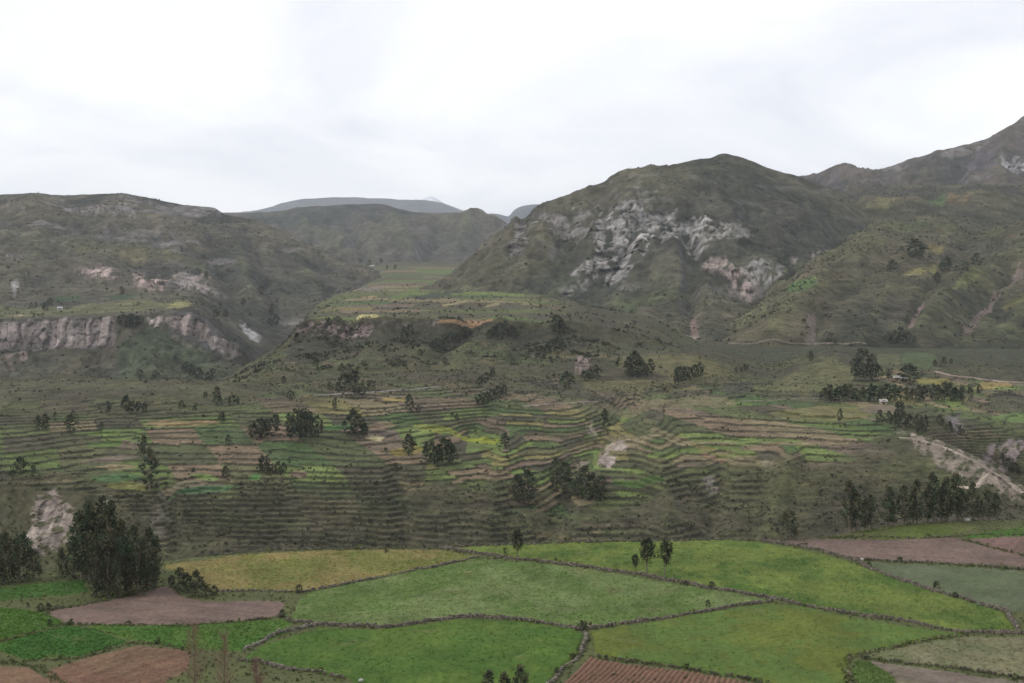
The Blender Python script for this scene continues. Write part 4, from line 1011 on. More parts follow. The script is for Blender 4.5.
# fine tussocks: too small and many to tell apart, five faces each
def tussocks(name, label, S, weight, n, size, tone=1.0):
    p, i, j = sample_cells(S, weight, n)
    V = np.zeros((n, 5, 3, 3)); sz = size * (0.5 + rng.random(n) ** 2)
    for k in range(5):
        o = rng.normal(size=(n, 3)) * 0.45; o[:, 2] = np.abs(o[:, 2]) * 0.8 + 0.1
        for q in range(3):
            V[:, k, q] = p + (o + rng.normal(size=(n, 3)) * 0.42) * sz[:, None]
    base = np.where(rng.random((n, 1)) < 0.68, tints(n) * 0.8, S.col[i, j] * 1.55) * tone * (0.8 + 0.4 * rng.random((n, 1)))
    me = fast_mesh(name, V.reshape(-1, 3), np.arange(n * 15).reshape(-1, 3), np.clip(np.repeat(base, 15, 0), 0.006, 0.5), smooth=False)
    tag(link(name, me, M_LEAF), label, kind='stuff')
clump = lambda S, wl, sd: 0.12 + sstep(-0.15, 0.4, fbm(S.X, S.Y, wl, 5, 0.62, sd))
tussocks("mesa_tussocks", "tussock grass and stones over the left mountain", L, inframe(L) * clump(L, 110, 301) * (L.D > 1110) * np.clip(1 - rockL * 1.2, 0, 1), 13000, 1.5)
tussocks("mountain_tussocks", "tussock grass over the rocky mountain", C_, inframe(C_) * clump(C_, 90, 302) * np.clip(1 - rockC * 0.75, 0.1, 1), 13000, 1.4)
tussocks("slope_tussocks", "tussock grass over the green slopes at right", D_, inframe(D_) * clump(D_, 80, 303), 13000, 1.3)
tussocks("plateau_tussocks", "tussock grass over the central plateau slope", M, inframe(M) * clump(M, 40, 304) * (M.D > 792) * (1 - 0.7 * (M.D > 965)) * (M.D < 1700), 6000, 0.9)
tussocks("hillside_tussocks", "weeds and tussocks over the terraced hillside", B, wB * clump(B, 18, 305), 12000, 0.45)

# crop plants on the near fields
def tufts(k, f, parent):
    n, h = int(f[6] * 0.68), f[7]
    if n == 0: return
    w = np.zeros((A.R, A.C)); w[:-1, :-1] = (A.reg == k + 1) * (A.PX[:-1, :-1] > -20) * (A.PX[:-1, :-1] < 1044)
    if w.sum() == 0: return
    pos, i, j = sample_cells(A, w, n)
    base = A.col[i, j] * (1.32 + 0.25 * (rng.random((n, 1)) - 0.5))
    yel = (rng.random((n, 1)) < 0.12)
    base = np.where(yel, base * np.array([1.25, 1.1, 0.95]), base)
    V = np.zeros((n, 9, 3))
    for b in range(3):
        a = rng.random(n) * 6.283; hh = h * (0.4 + 0.6 * rng.random(n)); ww = h * (0.5 + 0.5 * rng.random(n)); ln = h * (rng.random(n) - 0.5) * 3.0
        dx, dy = np.cos(a), np.sin(a); oxy = (rng.random((n, 2)) - 0.5) * h * 1.6
        for q, (sx, sz) in enumerate(((-1, 0), (1, 0), (0, 1))):
            V[:, b*3 + q, 0] = pos[:, 0] + oxy[:, 0] + dx * ww * sx * 0.5 + (dy * ln if sz else 0)
            V[:, b*3 + q, 1] = pos[:, 1] + oxy[:, 1] + dy * ww * sx * 0.5 - (dx * ln if sz else 0)
            V[:, b*3 + q, 2] = pos[:, 2] - 0.03 + sz * hh
    me = fast_mesh("crop_plants", V.reshape(-1, 3), np.arange(n * 9).reshape(-1, 3), np.clip(np.repeat(base, 9, 0), 0.005, 0.6), smooth=False)
    tag(link("crop_plants", me, M_GRASS, parent), None, kind='stuff')
for k, f in enumerate(FIELDS):
    if FOBJ.get(k): tufts(k, f, FOBJ[k])

# ------------------------------------------------------------------ dry stone walls and banks between the near fields
_cube = np.array([(-1,-1,-1),(1,-1,-1),(1,1,-1),(-1,1,-1),(-1,-1,1),(1,-1,1),(1,1,1),(-1,1,1)], float) * 0.5
_cubef = np.array([(0,3,2),(0,2,1),(4,5,6),(4,6,7),(0,1,5),(0,5,4),(1,2,6),(1,6,5),(2,3,7),(2,7,6),(3,0,4),(3,4,7)])
verge_pos, verge_size, verge_tint = [], [], []
def wall(label, pts, hgt=0.75, wid=0.6, stony=1.0, green=0.5, c=(0.15, 0.13, 0.105)):
    P = np.array([A.hit(x, y)[:2] for x, y in pts]); seg = np.linalg.norm(np.diff(P, axis=0), axis=1); tot = seg.sum()
    cum = np.concatenate([[0], np.cumsum(seg)])
    def at(s):
        x, y = np.interp(s, cum, P[:, 0]), np.interp(s, cum, P[:, 1])
        return x, y
    pos, siz = [], []
    s = 0.0
    while s < tot:
        x, y = at(s); x2, y2 = at(min(s + 0.5, tot)); x1, y1 = at(max(s - 0.5, 0))
        tx, ty = x2 - x1, y2 - y1; l = math.hypot(tx, ty) + 1e-6; tx, ty = tx / l, ty / l
        wob = 0.5 * math.sin(s * 0.21 + tot) + 0.3 * math.sin(s * 0.57)
        x += -ty * wob * 0.6; y += tx * wob * 0.6
        z = A.height(x, y)
        hh = 0.46 * hgt * (0.62 + 0.55 * abs(math.sin(s * 0.13 + tot * 3)) + random.uniform(-0.2, 0.2))
        if random.random() < stony:
            zz = 0.0
            while zz < hh:
                sz = random.uniform(0.18, 0.34)
                for off in ((-0.25, 0.25) if zz < hh - 0.3 else (random.uniform(-0.15, 0.15),)):
                    if random.random() < 0.12: continue
                    pos.append((x - ty * off * wid * 0.8 + random.uniform(-.08, .08), y + tx * off * wid * 0.8 + random.uniform(-.08, .08), z + zz + sz * 0.4 + CAMZ))
                    siz.append((sz * random.uniform(1.0, 1.7), sz * random.uniform(0.9, 1.4), sz * random.uniform(0.9, 1.25), random.uniform(0, 3.14)))
                zz += sz * 0.85
        for _ in range(1 + (random.random() < green)):
            if random.random() < green:
                o = random.choice((-1, 1)) * random.uniform(0.2, 0.8)
                verge_pos.append((x - ty * o, y + tx * o, z + CAMZ + 0.02)); verge_size.append(random.uniform(0.18, 0.42) * 0.55 * (3.2 if random.random() < 0.025 else 1))
                verge_tint.append(random.choice([(0.095, 0.115, 0.04), (0.075, 0.09, 0.036), (0.13, 0.12, 0.055), (0.055, 0.065, 0.03), (0.11, 0.13, 0.04)]))
        s += random.uniform(0.26, 0.42)
    if not pos: return None
    pos, siz = np.array(pos), np.array(siz); n = len(pos)
    ca, sa = np.cos(siz[:, 3]), np.sin(siz[:, 3])
    T = _cube[None] * (1 + 0.35 * (rng.random((n, 8, 3)) - 0.5)) * np.array([1, 1, 1]) * siz[:, None, :3]
    V = np.stack([T[:, :, 0]*ca[:, None] - T[:, :, 1]*sa[:, None], T[:, :, 0]*sa[:, None] + T[:, :, 1]*ca[:, None], T[:, :, 2]], 2) + pos[:, None]
    Fc = (_cubef[None] + np.arange(n)[:, None, None] * 8).reshape(-1, 3)
    cc = np.repeat(col(c) * (0.6 + 0.75 * rng.random((n, 1))) * np.array([1, 1, 1]), 8, 0)
    me = fast_mesh("stone_wall", V.reshape(-1, 3), Fc, cc, smooth=False)
    return tag(link("stone_wall", me, M_STONE), label, "wall", "dry stone walls between the near fields")

wall("low stone wall between the ochre field and the big pale green field", [(478,558),(420,569.5),(360,582),(308,592),(262,591),(215,592)], 0.6, 0.6, 0.85, 0.6)
wall("long stone wall passing the three lone trees behind the pale field", [(440,549),(490,555.5),(560,565),(600,570),(640,575),(700,587),(740,593),(776,599)], 0.85, 0.7, 1.0, 0.35)
wall("stone wall slanting down from the right tip of the pale field", [(772,601),(735,607),(700,613),(640,622),(590,630)], 0.75, 0.6, 0.95, 0.4)
wall("short curved stone wall right of the deep green field", [(586,633),(584,645),(577,657),(562,672),(546,692)], 0.65, 0.6, 0.9, 0.5, (0.16, 0.145, 0.115))
wall("winding stone wall between the pale field and deep green field", [(286,620),(320,625.5),(345,627.5),(380,628),(405,626),(430,621),(460,617.5),(510,620),(560,627),(584,630.5)], 0.85, 0.75, 1.0, 0.3)
wall("straight stone wall running down left of the deep green field", [(318,626),(300,630),(280,635),(262,642),(244,650)], 0.75, 0.7, 1.0, 0.25, (0.17, 0.155, 0.13))
wall("stone wall between the yellow green field and green meadow", [(776,600),(800,605),(820,609),(870,618),(930,628),(968,633),(1000,633),(1024,635),(1080,638)], 0.8, 0.7, 0.95, 0.45)
wall("thick stone wall dividing the yellow green field from the ploughed land", [(763,541.5),(800,547),(820,551),(860,562),(870,570),(905,582.5),(930,590),(960,599),(1005,613.5),(1018,630)], 0.95, 0.9, 1.0, 0.4)
wall("low stone wall under the pinkish ploughed field at right", [(864,560.5),(930,563.5),(970,566),(1024,570),(1080,573)], 0.6, 0.55, 0.75, 0.7, (0.11, 0.10, 0.075))
wall("grassy stone bank curving round the stubble field corner", [(968,634.5),(926,640.5),(880,650.5),(852,657),(846,667),(852,690)], 0.4, 0.8, 0.3, 1.0, (0.12, 0.115, 0.07))
wall("dark stone bank between the stubble field and grey bare field", [(862,658),(900,662.5),(944,668.5),(985,673),(1024,680),(1070,688)], 0.55, 0.6, 0.6, 0.9, (0.10, 0.09, 0.065))
wall("overgrown bank above the furrowed field", [(590,657),(640,663),(700,672.5),(745,679),(775,686)], 0.5, 0.7, 0.5, 1.0, (0.08, 0.075, 0.05))
wall("broken stone wall below the deep green field", [(238,661),(265,665),(290,669.5),(320,673),(350,679)], 0.6, 0.6, 0.75, 0.7)
wall("low overgrown wall under the mauve ploughed field", [(60,625),(90,626),(140,626),(187,625.5),(230,622.5),(262,620),(288,617)], 0.35, 0.5, 0.4, 0.9, (0.10, 0.09, 0.06))
wall("overgrown bank along the upper edge of the left ploughed field", [(46,612),(90,604),(125,597),(158,587)], 0.5, 0.7, 0.4, 1.0, (0.09, 0.085, 0.06))
wall("grassy bank between the left green wedge and russet field", [(24,661),(60,660),(94,655),(130,643.5),(160,645),(188,650)], 0.35, 0.7, 0.25, 1.0, (0.10, 0.10, 0.05))
wall("grassy bank between the two left green fields", [(-30,646),(0,641),(35,633),(66,625.5)], 0.35, 0.7, 0.2, 1.0, (0.10, 0.10, 0.05))
wall("grassy bank of the bottom left russet field", [(-20,663),(10,663),(30,665),(48,675),(62,690)], 0.35, 0.7, 0.2, 1.0, (0.10, 0.10, 0.05))
wall("rubble wall along the gorge rim behind the yellow green field", [(446,546.8),(500,544.5),(560,543.2),(640,540.6),(700,539.6),(760,540.5)], 0.5, 0.6, 0.7, 0.5, (0.11, 0.10, 0.08))
wall("rubble wall along the gorge rim behind the ochre field", [(205,556),(250,551.5),(330,549.5),(400,548.5),(440,547.8)], 0.4, 0.6, 0.5, 0.7, (0.12, 0.11, 0.085))
wall("path bank between the two right ploughed fields", [(966,540),(985,546),(1005,552),(1030,558),(1070,568)], 0.35, 0.7, 0.3, 1.0, (0.12, 0.12, 0.05))
wall("low wall between the right rim green field and ploughed field", [(822,536.5),(870,538),(920,538),(965,536.5),(1024,535.8),(1070,534)], 0.4, 0.6, 0.45, 0.8, (0.12, 0.105, 0.075))

# rough grass on the margins of the near terrace
wV = np.zeros((A.R, A.C)); wV[:-1, :-1] = (A.reg == 0) * (A.PX[:-1, :-1] > -20) * (A.PX[:-1, :-1] < 1044)
wV *= (A.D > 196) * (A.Z > -66)
p, i, j = sample_cells(A, wV, 3800)
verge_pos = np.concatenate([np.array(verge_pos), p]); verge_size = np.concatenate([np.array(verge_size), 0.12 + 0.24 * rng.random(len(p)) ** 3])
vt = np.array([(0.095, 0.115, 0.042), (0.075, 0.09, 0.036), (0.12, 0.115, 0.055), (0.08, 0.10, 0.04)])
verge_tint = np.concatenate([np.array(verge_tint), vt[rng.integers(0, 4, len(p))]])
scrub("verge_plants", "rough grass and weeds along the field walls", verge_pos, verge_size, verge_tint, None, 0.3)
wR = inframe(A) * (A.Z < -63.2) * (A.D > 260) * (A.D < 345)
p, i, j = sample_cells(A, wR, 900)
scrub("rim_scrub", "bushes on the drop below the terrace rim", p, 0.3 + 0.5 * rng.random(len(p)), tints(len(p)))

# ------------------------------------------------------------------ trees
def tube(path, radii, sides=6):
    path = np.array(path, float); V, Fc = [], []
    n = len(path)
    for k in range(n):
        t = path[min(k+1, n-1)] - path[max(k-1, 0)]; t /= np.linalg.norm(t) + 1e-9
        u = np.cross(t, (0.3, 1, 0.1)); u /= np.linalg.norm(u) + 1e-9; w = np.cross(t, u)
        for i in range(sides):
            a = 2 * math.pi * i / sides
            V.append(path[k] + radii[k] * (math.cos(a) * u + math.sin(a) * w))
    for k in range(n - 1):
        for i in range(sides):
            a, b = k*sides + i, k*sides + (i+1) % sides
            Fc += [(a, b, b + sides), (a, b + sides, a + sides)]
    return np.array(V), np.array(Fc)

def join(parts):
    V, Fc, o = [], [], 0
    for v, f in parts:
        V.append(v); Fc.append(f + o); o += len(v)
    return np.concatenate(V), np.concatenate(Fc)

def tree_template(seed, width, bottom, clumps, leaves, leaf, style, tint=(0.066, 0.077, 0.044)):
    """a tree one metre tall: trunk mesh and crown mesh"""
    r = np.random.default_rng(seed)
    lean = r.normal(size=2) * 0.03
    tp = [np.array([lean[0]*t*t + 0.012*math.sin(t*7+seed), lean[1]*t*t + 0.012*math.cos(t*6+seed), t - 0.03]) for t in np.linspace(0, 0.95, 8)]
    parts = [tube(tp, [0.022*(1 - 0.9*t)**0.8 + 0.002 for t in np.linspace(0, 1, 8)], 6)]
    P, A_, B_, Cc = [], [], [], []
    for k in range(clumps):
        t = bottom + (1 - bottom) * ((k + r.random()) / clumps) ** 0.85
        u = (t - bottom) / (1 - bottom)
        if style == 'column':  prof = 0.55 + 0.6 * math.sin(math.pi * min(u * 0.85 + 0.12, 1)) - 0.55 * u ** 3
        elif style == 'round': prof = 0.35 + 0.9 * math.sin(math.pi * (u * 0.86 + 0.10))
        elif style == 'bush':  prof = 0.9 + 0.25 * math.sin(math.pi * u) - 0.55 * u ** 2
        else:                  prof = 0.5 + 0.7 * math.sin(math.pi * u)
        ang = k * 2.4 + r.normal() * 0.5; rr = width * prof * (0.25 + 0.75 * r.random() ** 0.6) * (0.75 + 0.6 * r.random())
        hub = tp[min(int(t * 7), 7)]
        c = np.array([hub[0] + rr * math.cos(ang), hub[1] + rr * math.sin(ang), min(t, 0.985)])
        st = np.array([hub[0] * 0.9, hub[1] * 0.9, max(t - 0.10 - 0.5 * rr, 0.06)])
        parts.append(tube([st, (st + c) / 2 + np.array([0, 0, 0.012]), c], [0.0075 * (1.1 - t), 0.005 * (1.1 - t), 0.002], 3))
        rad = width * (0.30 + 0.26 * r.random()) * (1.15 - 0.35 * u)
        p, a, b = leaf_cloud(leaves, rad, leaf, seed * 100 + k, 0.9 + 0.5 * r.random(), 0.15)
        P.append(p + c); A_.append(a); B_.append(b)
        Cc.append(np.tile(col(tint) * (0.5 + 1.05 * r.random()) * np.array([1 + 0.15 * r.normal(), 1, 1]), (leaves, 1)) * (0.8 + 0.4 * r.random((leaves, 1))))
    P, A_, B_, Cc = map(np.concatenate, (P, A_, B_, Cc))
    n = len(P)
    V = np.stack([P + A_ * 0.75, P + B_ * 0.42, P - A_ * 0.6, P - B_ * 0.42], 1).reshape(-1, 3)
    q = np.arange(n)[:, None] * 4
    crown = fast_mesh("crown", V, np.concatenate([q + [0, 1, 2], q + [0, 2, 3]]).reshape(-1, 3), np.clip(np.repeat(Cc, 4, 0), 0.004, 0.4), smooth=False)
    tv, tf = join(parts)
    trunk = fast_mesh("trunk", tv, tf, np.tile((0.15, 0.125, 0.10), (len(tv), 1)), smooth=True)
    crown.materials.append(M_LEAF); trunk.materials.append(M_BARK)
    return trunk, crown

TT = {
 'eucalyptus': [tree_template(300 + k, 0.15, 0.14, 44, 30, 0.028, 'column') for k in range(5)],
 'bushy': [tree_template(320 + k, 0.27, 0.06, 42, 36, 0.036, 'bush', (0.060, 0.066, 0.039)) for k in range(3)],
 'lollipop': [tree_template(340 + k, 0.19, 0.42, 36, 46, 0.032, 'round', (0.046, 0.050, 0.032)) for k in range(3)],
 'mid': [tree_template(360 + k, 0.16, 0.12, 20, 20, 0.060, 'column') for k in range(6)],
 'midround': [tree_template(380 + k, 0.30, 0.14, 20, 20, 0.075, 'round', (0.048, 0.053, 0.034)) for k in range(4)],
 'midbush': [tree_template(400 + k, 0.42, 0.04, 18, 20, 0.10, 'bush', (0.054, 0.060, 0.036)) for k in range(4)],
}
ORD = ["first", "second", "third", "fourth", "fifth", "sixth", "seventh", "eighth", "ninth", "tenth", "eleventh", "twelfth", "thirteenth", "fourteenth", "fifteenth",
       "sixteenth", "seventeenth", "eighteenth", "nineteenth", "twentieth", "twenty-first", "twenty-second", "twenty-third", "twenty-fourth", "twenty-fifth", "twenty-sixth"]
SHEETS = dict(A=A, B=B, M=M, L=L, C=C_, D=D_)
def plant(kind, S, px, py, hpx, label, group, cat='tree', wide=1.0, name=None):
    x, y, z = SHEETS[S].hit(px, py)
    h = hpx * y / F * random.uniform(0.9, 1.1)
    tr, cr = random.choice(TT[kind])
    root = bpy.data.objects.new(name or ("shrub" if kind == 'midbush' else "eucalyptus_tree" if kind in ('eucalyptus', 'mid') else "tree"), None)
    scene.collection.objects.link(root)
    root.empty_display_size = 0.5
    root.location = (x, y, z + CAMZ); root.rotation_euler = (0, 0, random.uniform(0, 6.28))
    w = wide * random.uniform(0.78, 1.28)
    root.scale = (h * w, h * w, h)
    for nm, me in (("trunk", tr), ("crown", cr)):
        o = bpy.data.objects.new(nm, me); scene.collection.objects.link(o); o.parent = root
    return tag(root, label, cat, group)

def stand(kind, S, phrase, pts, wide=1.0, cat='tree', alone=None):
    """a clump of trees, each its own thing, numbered from the left for its label"""
    pts = sorted(pts)
    for k, (px, py, h) in enumerate(pts):
        lab = alone or phrase if len(pts) == 1 else f"{ORD[k]} from left of {phrase}"
        plant(kind, S, px, py, h, lab, None if len(pts) == 1 else phrase, cat, wide)

stand('eucalyptus', 'A', "tall dark eucalyptus trees in the grove above the mauve field", [(82,580,70),(91,581,84),(100,580,80),(110,582,78),(121,583,68),(134,586,62),(146,588,58),(155,588,46),(127,592,60),(87,579,62),(105,584,72),(140,588,52)], 0.95)
stand('bushy', 'A', "bushy trees in front of the tall left grove", [(74,580,38),(96,597,58),(108,598,64),(120,597,52),(138,595,54),(150,591,42),(62,578,30)], 0.72)
stand('bushy', 'A', "dark trees at the left edge of the near terrace", [(-10,584,48),(5,584,54),(20,582,44),(33,580,28)], 0.95)
stand('lollipop', 'A', "slim lone tree standing on the wall behind the pale green field", [(518,561.5,30)], 0.85)
stand('lollipop', 'A', "three small trees on the wall before the yellow green field", [(635.5,574.5,21),(647,575.5,38),(665,578,38)], 0.92)
stand('eucalyptus', 'A', "eucalyptus trees in the row on the right gorge rim", [(850,527,48),(856,526,40),(865,526.5,30),(871,525.5,38),(889,524.5,37),(893,524.5,24),(904,523.5,43),(913,523,34),(917,523,44),(928,522.5,38),(934,522,46),(942,522,33),(947,522,41),(957,521.8,44),(962,521.5,30),(973,521,38),(979,521,27),(988,521,34),(997,520.8,25)], 1.15)
stand('bushy', 'A', "dark round tree at the rim before the right ploughed field", [(790,538.5,27)], 0.9)
stand('midbush', 'A', "grey green bushes beside the left ploughed field", [(172,588,10),(182,594,14),(192,597,15),(203,598,13),(215,596,9),(196,588,16),(186,586,12),(180,578,9)], 0.9, 'bush')
stand('midbush', 'A', "small dark bushes along the near stone walls", [(299,594,8),(282,617.5,8),(386,552.5,5),(583,631,10),(708,608,7),(712,589,7),(686,586,5),(869,568,6),(936,590,7),(557,675,6),(505,555,5),(955,598,6),(50,626,6),(40,612,8),(48,610,6),(28,608,5)], 1.0, 'bush')
stand('mid', 'A', "low weeds and saplings", [(22,600,6)], 1.0, 'bush', "small sapling on the bank at the left edge")

stand('mid', 'B', "lone tall eucalyptus at the lower edge of the left terraces", [(150,491,38)], 1.35)
stand('midbush', 'B', "bushes at the gorge edge on the far left", [(21,473,15),(33,474,8),(12,476,6)], 0.9, 'bush')
stand('mid', 'B', "trees on the far left terraces below the knoll", [(38,431,15),(45,431,19),(70,434,19),(73,420,10),(55,420,8),(101,433,10)], 1.6)
stand('midround', 'B', "dark trees in the row under the left knoll", [(108,414,13),(126,413,16),(132,413,12),(138,413,11),(144,413,9)], 1.0)
stand('mid', 'B', "slender poplar in the middle of the left terraces", [(143,456,19)], 1.1)
stand('midbush', 'B', "bushes on the right part of the left knoll", [(181,409,8),(195,411,6),(222,421,9),(228,444,8),(225,478,10),(233,405,10),(205,398,6)], 0.9, 'bush')
stand('mid', 'B', "thin trees right of the left knoll", [(217,406,19),(221,406,10),(238,405,9)], 1.0)
stand('midround', 'B', "broad dark trees in the left clump of the central terraces", [(254,440,16),(261,440,21),(268,438,20),(276,433,18)], 1.05)
stand('midround', 'B', "tall dark trees in the clump beside the central terraces", [(291,440,24),(299,441,29),(307,441,27),(316,440,23),(303,436,22)], 0.85)
stand('mid', 'B', "trees in the clump of three on the central terraces", [(352,436,24),(358,438,21),(364,438,15)], 1.8)
stand('midround', 'B', "round trees above the central terraces", [(335,411,13),(291,402,12),(284,384,8),(418,414,8),(457,422,8)], 0.9)
stand('mid', 'B', "dark trees beside the grey road on the upper terraces", [(338,393,11),(345,390,17),(350,388,13),(355,389,18),(362,398,13),(354,399,11),(371,392,11),(330,391,9)], 1.8)
stand('mid', 'B', "slender trees on the central terraces", [(409,413,20),(409,456,20),(505,449,15)], 1.5)
stand('mid', 'B', "eucalyptus trees in the clump at the foot of the yellow strips", [(427,464,22),(433,465,24),(438,465,20),(443,464,28),(449,463,22),(453,462,18)], 1.5)
stand('midbush', 'B', "low shrub group at the gorge edge left of centre", [(264,473,17),(270,474,10),(278,473,12),(284,474,10),(395,471,8)], 0.8, 'bush')
stand('midround', 'B', "trees on the wooded gully right of the yellow strips", [(480,408,11),(486,406,13),(492,403,13),(498,399,13),(504,396,11),(480,386,9),(486,383,10),(492,378,9)], 1.1)
stand('eucalyptus', 'B', "big trees in the gully below the landslide scar", [(519,504,30),(527,504,33),(556,492,36),(565,484,22),(568,498,28),(578,499,24),(586,501,33),(594,501,26),(602,500,24)], 1.9)
stand('mid', 'B', "dark slim tree above the landslide scar", [(605,435,24)], 1.3)
stand('mid', 'B', "trees on the grassy hump right of centre", [(630,377,20),(635,378,24),(640,376,18),(651,375,17),(646,377,12)], 1.6)
stand('midround', 'B', "dark trees in the small square wood on the hump", [(676,384,15),(680,384,17),(685,383,16),(690,382,14),(695,380,16),(700,379,17)], 0.75)
stand('mid', 'B', "trees left of the grassy hump", [(566,388,15),(584,381,10),(590,381,13),(596,379,13),(571,384,9)], 1.9)
stand('midround', 'B', "tall trees beside the white roofed farm", [(857,380,20),(864,381,29),(871,382,26),(878,380,14),(889,380,9)], 0.85)
stand('mid', 'B', "dark tree with a white roof beside it on the right", [(910,383,18)], 2.2)
stand('midbush', 'B', "bushes above the farm fields", [(935,367,7),(944,366,7),(811,361,9),(951,365,5),(736,373,6),(746,371,7),(741,372,5)], 0.8, 'bush')
row_pts = [(826 + 6.2 * k + random.uniform(-1.5, 1.5), 402.5 - 0.10 * k + random.uniform(-0.8, 0.8), random.uniform(12, 18)) for k in range(23)]
stand('mid', 'B', "eucalyptus trees in the long row below the farm", row_pts, 1.9)
stand('midbush', 'B', "bushy trees above the pale ridge path", [(889,424,12),(896,426,15),(903,428,16),(910,429,15),(917,430,17),(924,432,15),(899,417,14),(880,424,13)], 0.75, 'bush')
stand('mid', 'B', "slim trees below the long tree row", [(840,423,15),(970,398,10),(979,395,10),(920,437,14)], 1.3)
stand('midbush', 'B', "bushes in the ravine at the right edge", [(950,432,10),(960,434,9),(1008,470,10),(1015,474,12),(1002,462,9),(940,425,9)], 0.9, 'bush')

stand('midround', 'M', "dark trees in the wood on the central slope below the rim", [(433,350,9),(438,349,11),(444,347,12),(450,345,12),(456,343,11),(462,340,10),(445,366,8),(467,336,10)], 1.1)
stand('midround', 'M', "dark trees in the upper wood at the orange field's end", [(490,340,11),(495,339,13),(500,340,17),(506,337,17),(511,338,13),(516,340,10)], 1.0)
stand('midround', 'M', "dark trees in the gully wood under the mountain track", [(537,360,10),(542,359,11),(547,357,12),(552,355,15),(558,353,14),(563,352,10)], 1.0)
stand('mid', 'M', "dark conifer shaped trees by the green mountain field", [(557,334,17),(562,334,13)], 1.9)
stand('midbush', 'M', "bushes on the central slope", [(405,338,12),(410,336,10),(315,367,8),(342,372,9),(349,375,8),(383,352,6),(420,356,7),(428,367,6)], 0.9, 'bush')
stand('midround', 'M', "far trees by the hamlet on the valley floor", [(360,264,5),(369,267,6),(381,264,6),(387,270,5),(395,270,5),(377,266,3)], 0.9)
stand('midround', 'M', "dark tree in the valley left of the plateau fields", [(331,288,6)], 1.1)
stand('midround', 'L', "dark trees in the gap of the pink cliff", [(119,326,10),(124,328,13),(129,329,14),(134,328,13),(139,326,10),(131,322,9)], 1.1)
stand('midround', 'L', "trees near the small house on the left shelf", [(45,311,8),(50,307,9),(31,308,6),(36,307,5)], 1.0)
stand('midround', 'L', "trees at the foot of the left mountain", [(122,296,8),(138,306,4),(206,278,6),(261,296,9),(243,306,7),(272,318,12),(276,326,12),(270,330,10),(248,330,6)], 0.95)
stand('midround', 'L', "trees in the gully right of the pink cliffs", [(186,374,10),(192,377,11),(199,380,12),(208,382,10),(212,378,9),(176,364,8),(155,380,9),(140,378,9),(226,318,8),(216,318,8)], 1.1)
stand('mid', 'D', "dark tree standing high on the green slope", [(916,258,17)], 3.0)
stand('mid', 'D', "trees around the hedged plots on the green slope", [(889,272,7),(893,270,10),(902,251,4),(937,285,11),(943,272,10),(947,271,15),(956,271,6),(965,271,9),(976,266,13)], 2.3)
stand('midround', 'D', "trees at the foot of the green slope above the farm", [(888,344,10),(895,344,12),(901,344,15),(908,343,12),(914,344,8),(835,345,5),(828,344,5)], 0.9)

# bare reddish saplings rising into the picture from the slope below the camera
def bare_tree(px, d, top_py, label):
    x = (px - CX) / F * d; z = A.height(x, d); h = (YH - top_py) / F * d - z
    r = np.random.default_rng(int(px))
    stem = [np.array([0.02*math.sin(t*5+px)*h*0.4, 0.01*math.cos(t*4)*h*0.4, t*h]) for t in np.linspace(0, 1, 9)]
    tv = tube(stem, [0.075*(1-0.93*t) + 0.008 for t in np.linspace(0, 1, 9)], 6)
    tw = []
    for k in range(120):
        t = 0.30 + 0.68 * r.random(); b = stem[min(int(t*8), 7)] * (1 - (t*8) % 1) + stem[min(int(t*8)+1, 8)] * ((t*8) % 1)
        a = r.random() * 6.28; l = (0.20 * (1.25 - t) + 0.03) * h * (0.5 + 0.7 * r.random())
        e = b + np.array([math.cos(a)*l*0.75, math.sin(a)*l*0.75, l*0.9]); m_ = (b + e) / 2 + np.array([0, 0, -0.05*l])
        tw.append(tube([b, m_, e], [0.020, 0.015, 0.007], 3))
        for _ in range(3):
            s = r.random() * 0.6 + 0.35; b2 = b + (e - b) * s; a2 = a + r.normal() * 0.9; l2 = l * 0.45
            tw.append(tube([b2, b2 + np.array([math.cos(a2)*l2*0.7, math.sin(a2)*l2*0.7, l2*0.7])], [0.013, 0.006], 3))
    root = bpy.data.objects.new("bare_sapling", None); scene.collection.objects.link(root); root.location = (x, d, z + CAMZ - 0.1)
    link("trunk", fast_mesh("trunk", tv[0], tv[1], np.tile((0.16, 0.11, 0.09), (len(tv[0]), 1))), M_BARK, root)
    V, Fc = join(tw)
    link("twigs", fast_mesh("twigs", V, Fc, np.tile((0.22, 0.135, 0.105), (len(V), 1))), M_BARK, root)
    return tag(root, label, "tree", "bare saplings at the bottom edge")
bare_tree(194, 150, 622, "tallest bare reddish sapling at the bottom left edge")
bare_tree(224, 152, 634, "shorter bare reddish sapling right of the tallest one")
bare_tree(256, 146, 658, "lowest bare sapling at the bottom edge below the stone wall")

def near_shrub(px, d, top_py, label, kind='eucalyptus', wide=1.2):
    x = (px - CX) / F * d; z = A.height(x, d); h = (YH - top_py) / F * d - z
    tr, cr = random.choice(TT[kind])
    root = bpy.data.objects.new("young_tree", None); scene.collection.objects.link(root)
    root.location = (x, d, z + CAMZ); root.scale = (h * wide, h * wide, h)
    for nm, me in (("trunk", tr), ("crown", cr)):
        o = bpy.data.objects.new(nm, me); scene.collection.objects.link(o); o.parent = root
    tag(root, label, "tree", "young tree tops at the bottom edge")
near_shrub(489, 150, 671, "leftmost of the three tree tops at the bottom centre edge")
near_shrub(505, 152, 673, "middle one of the three tree tops at the bottom centre edge")
near_shrub(521, 150, 666, "tallest of the three tree tops at the bottom centre edge")

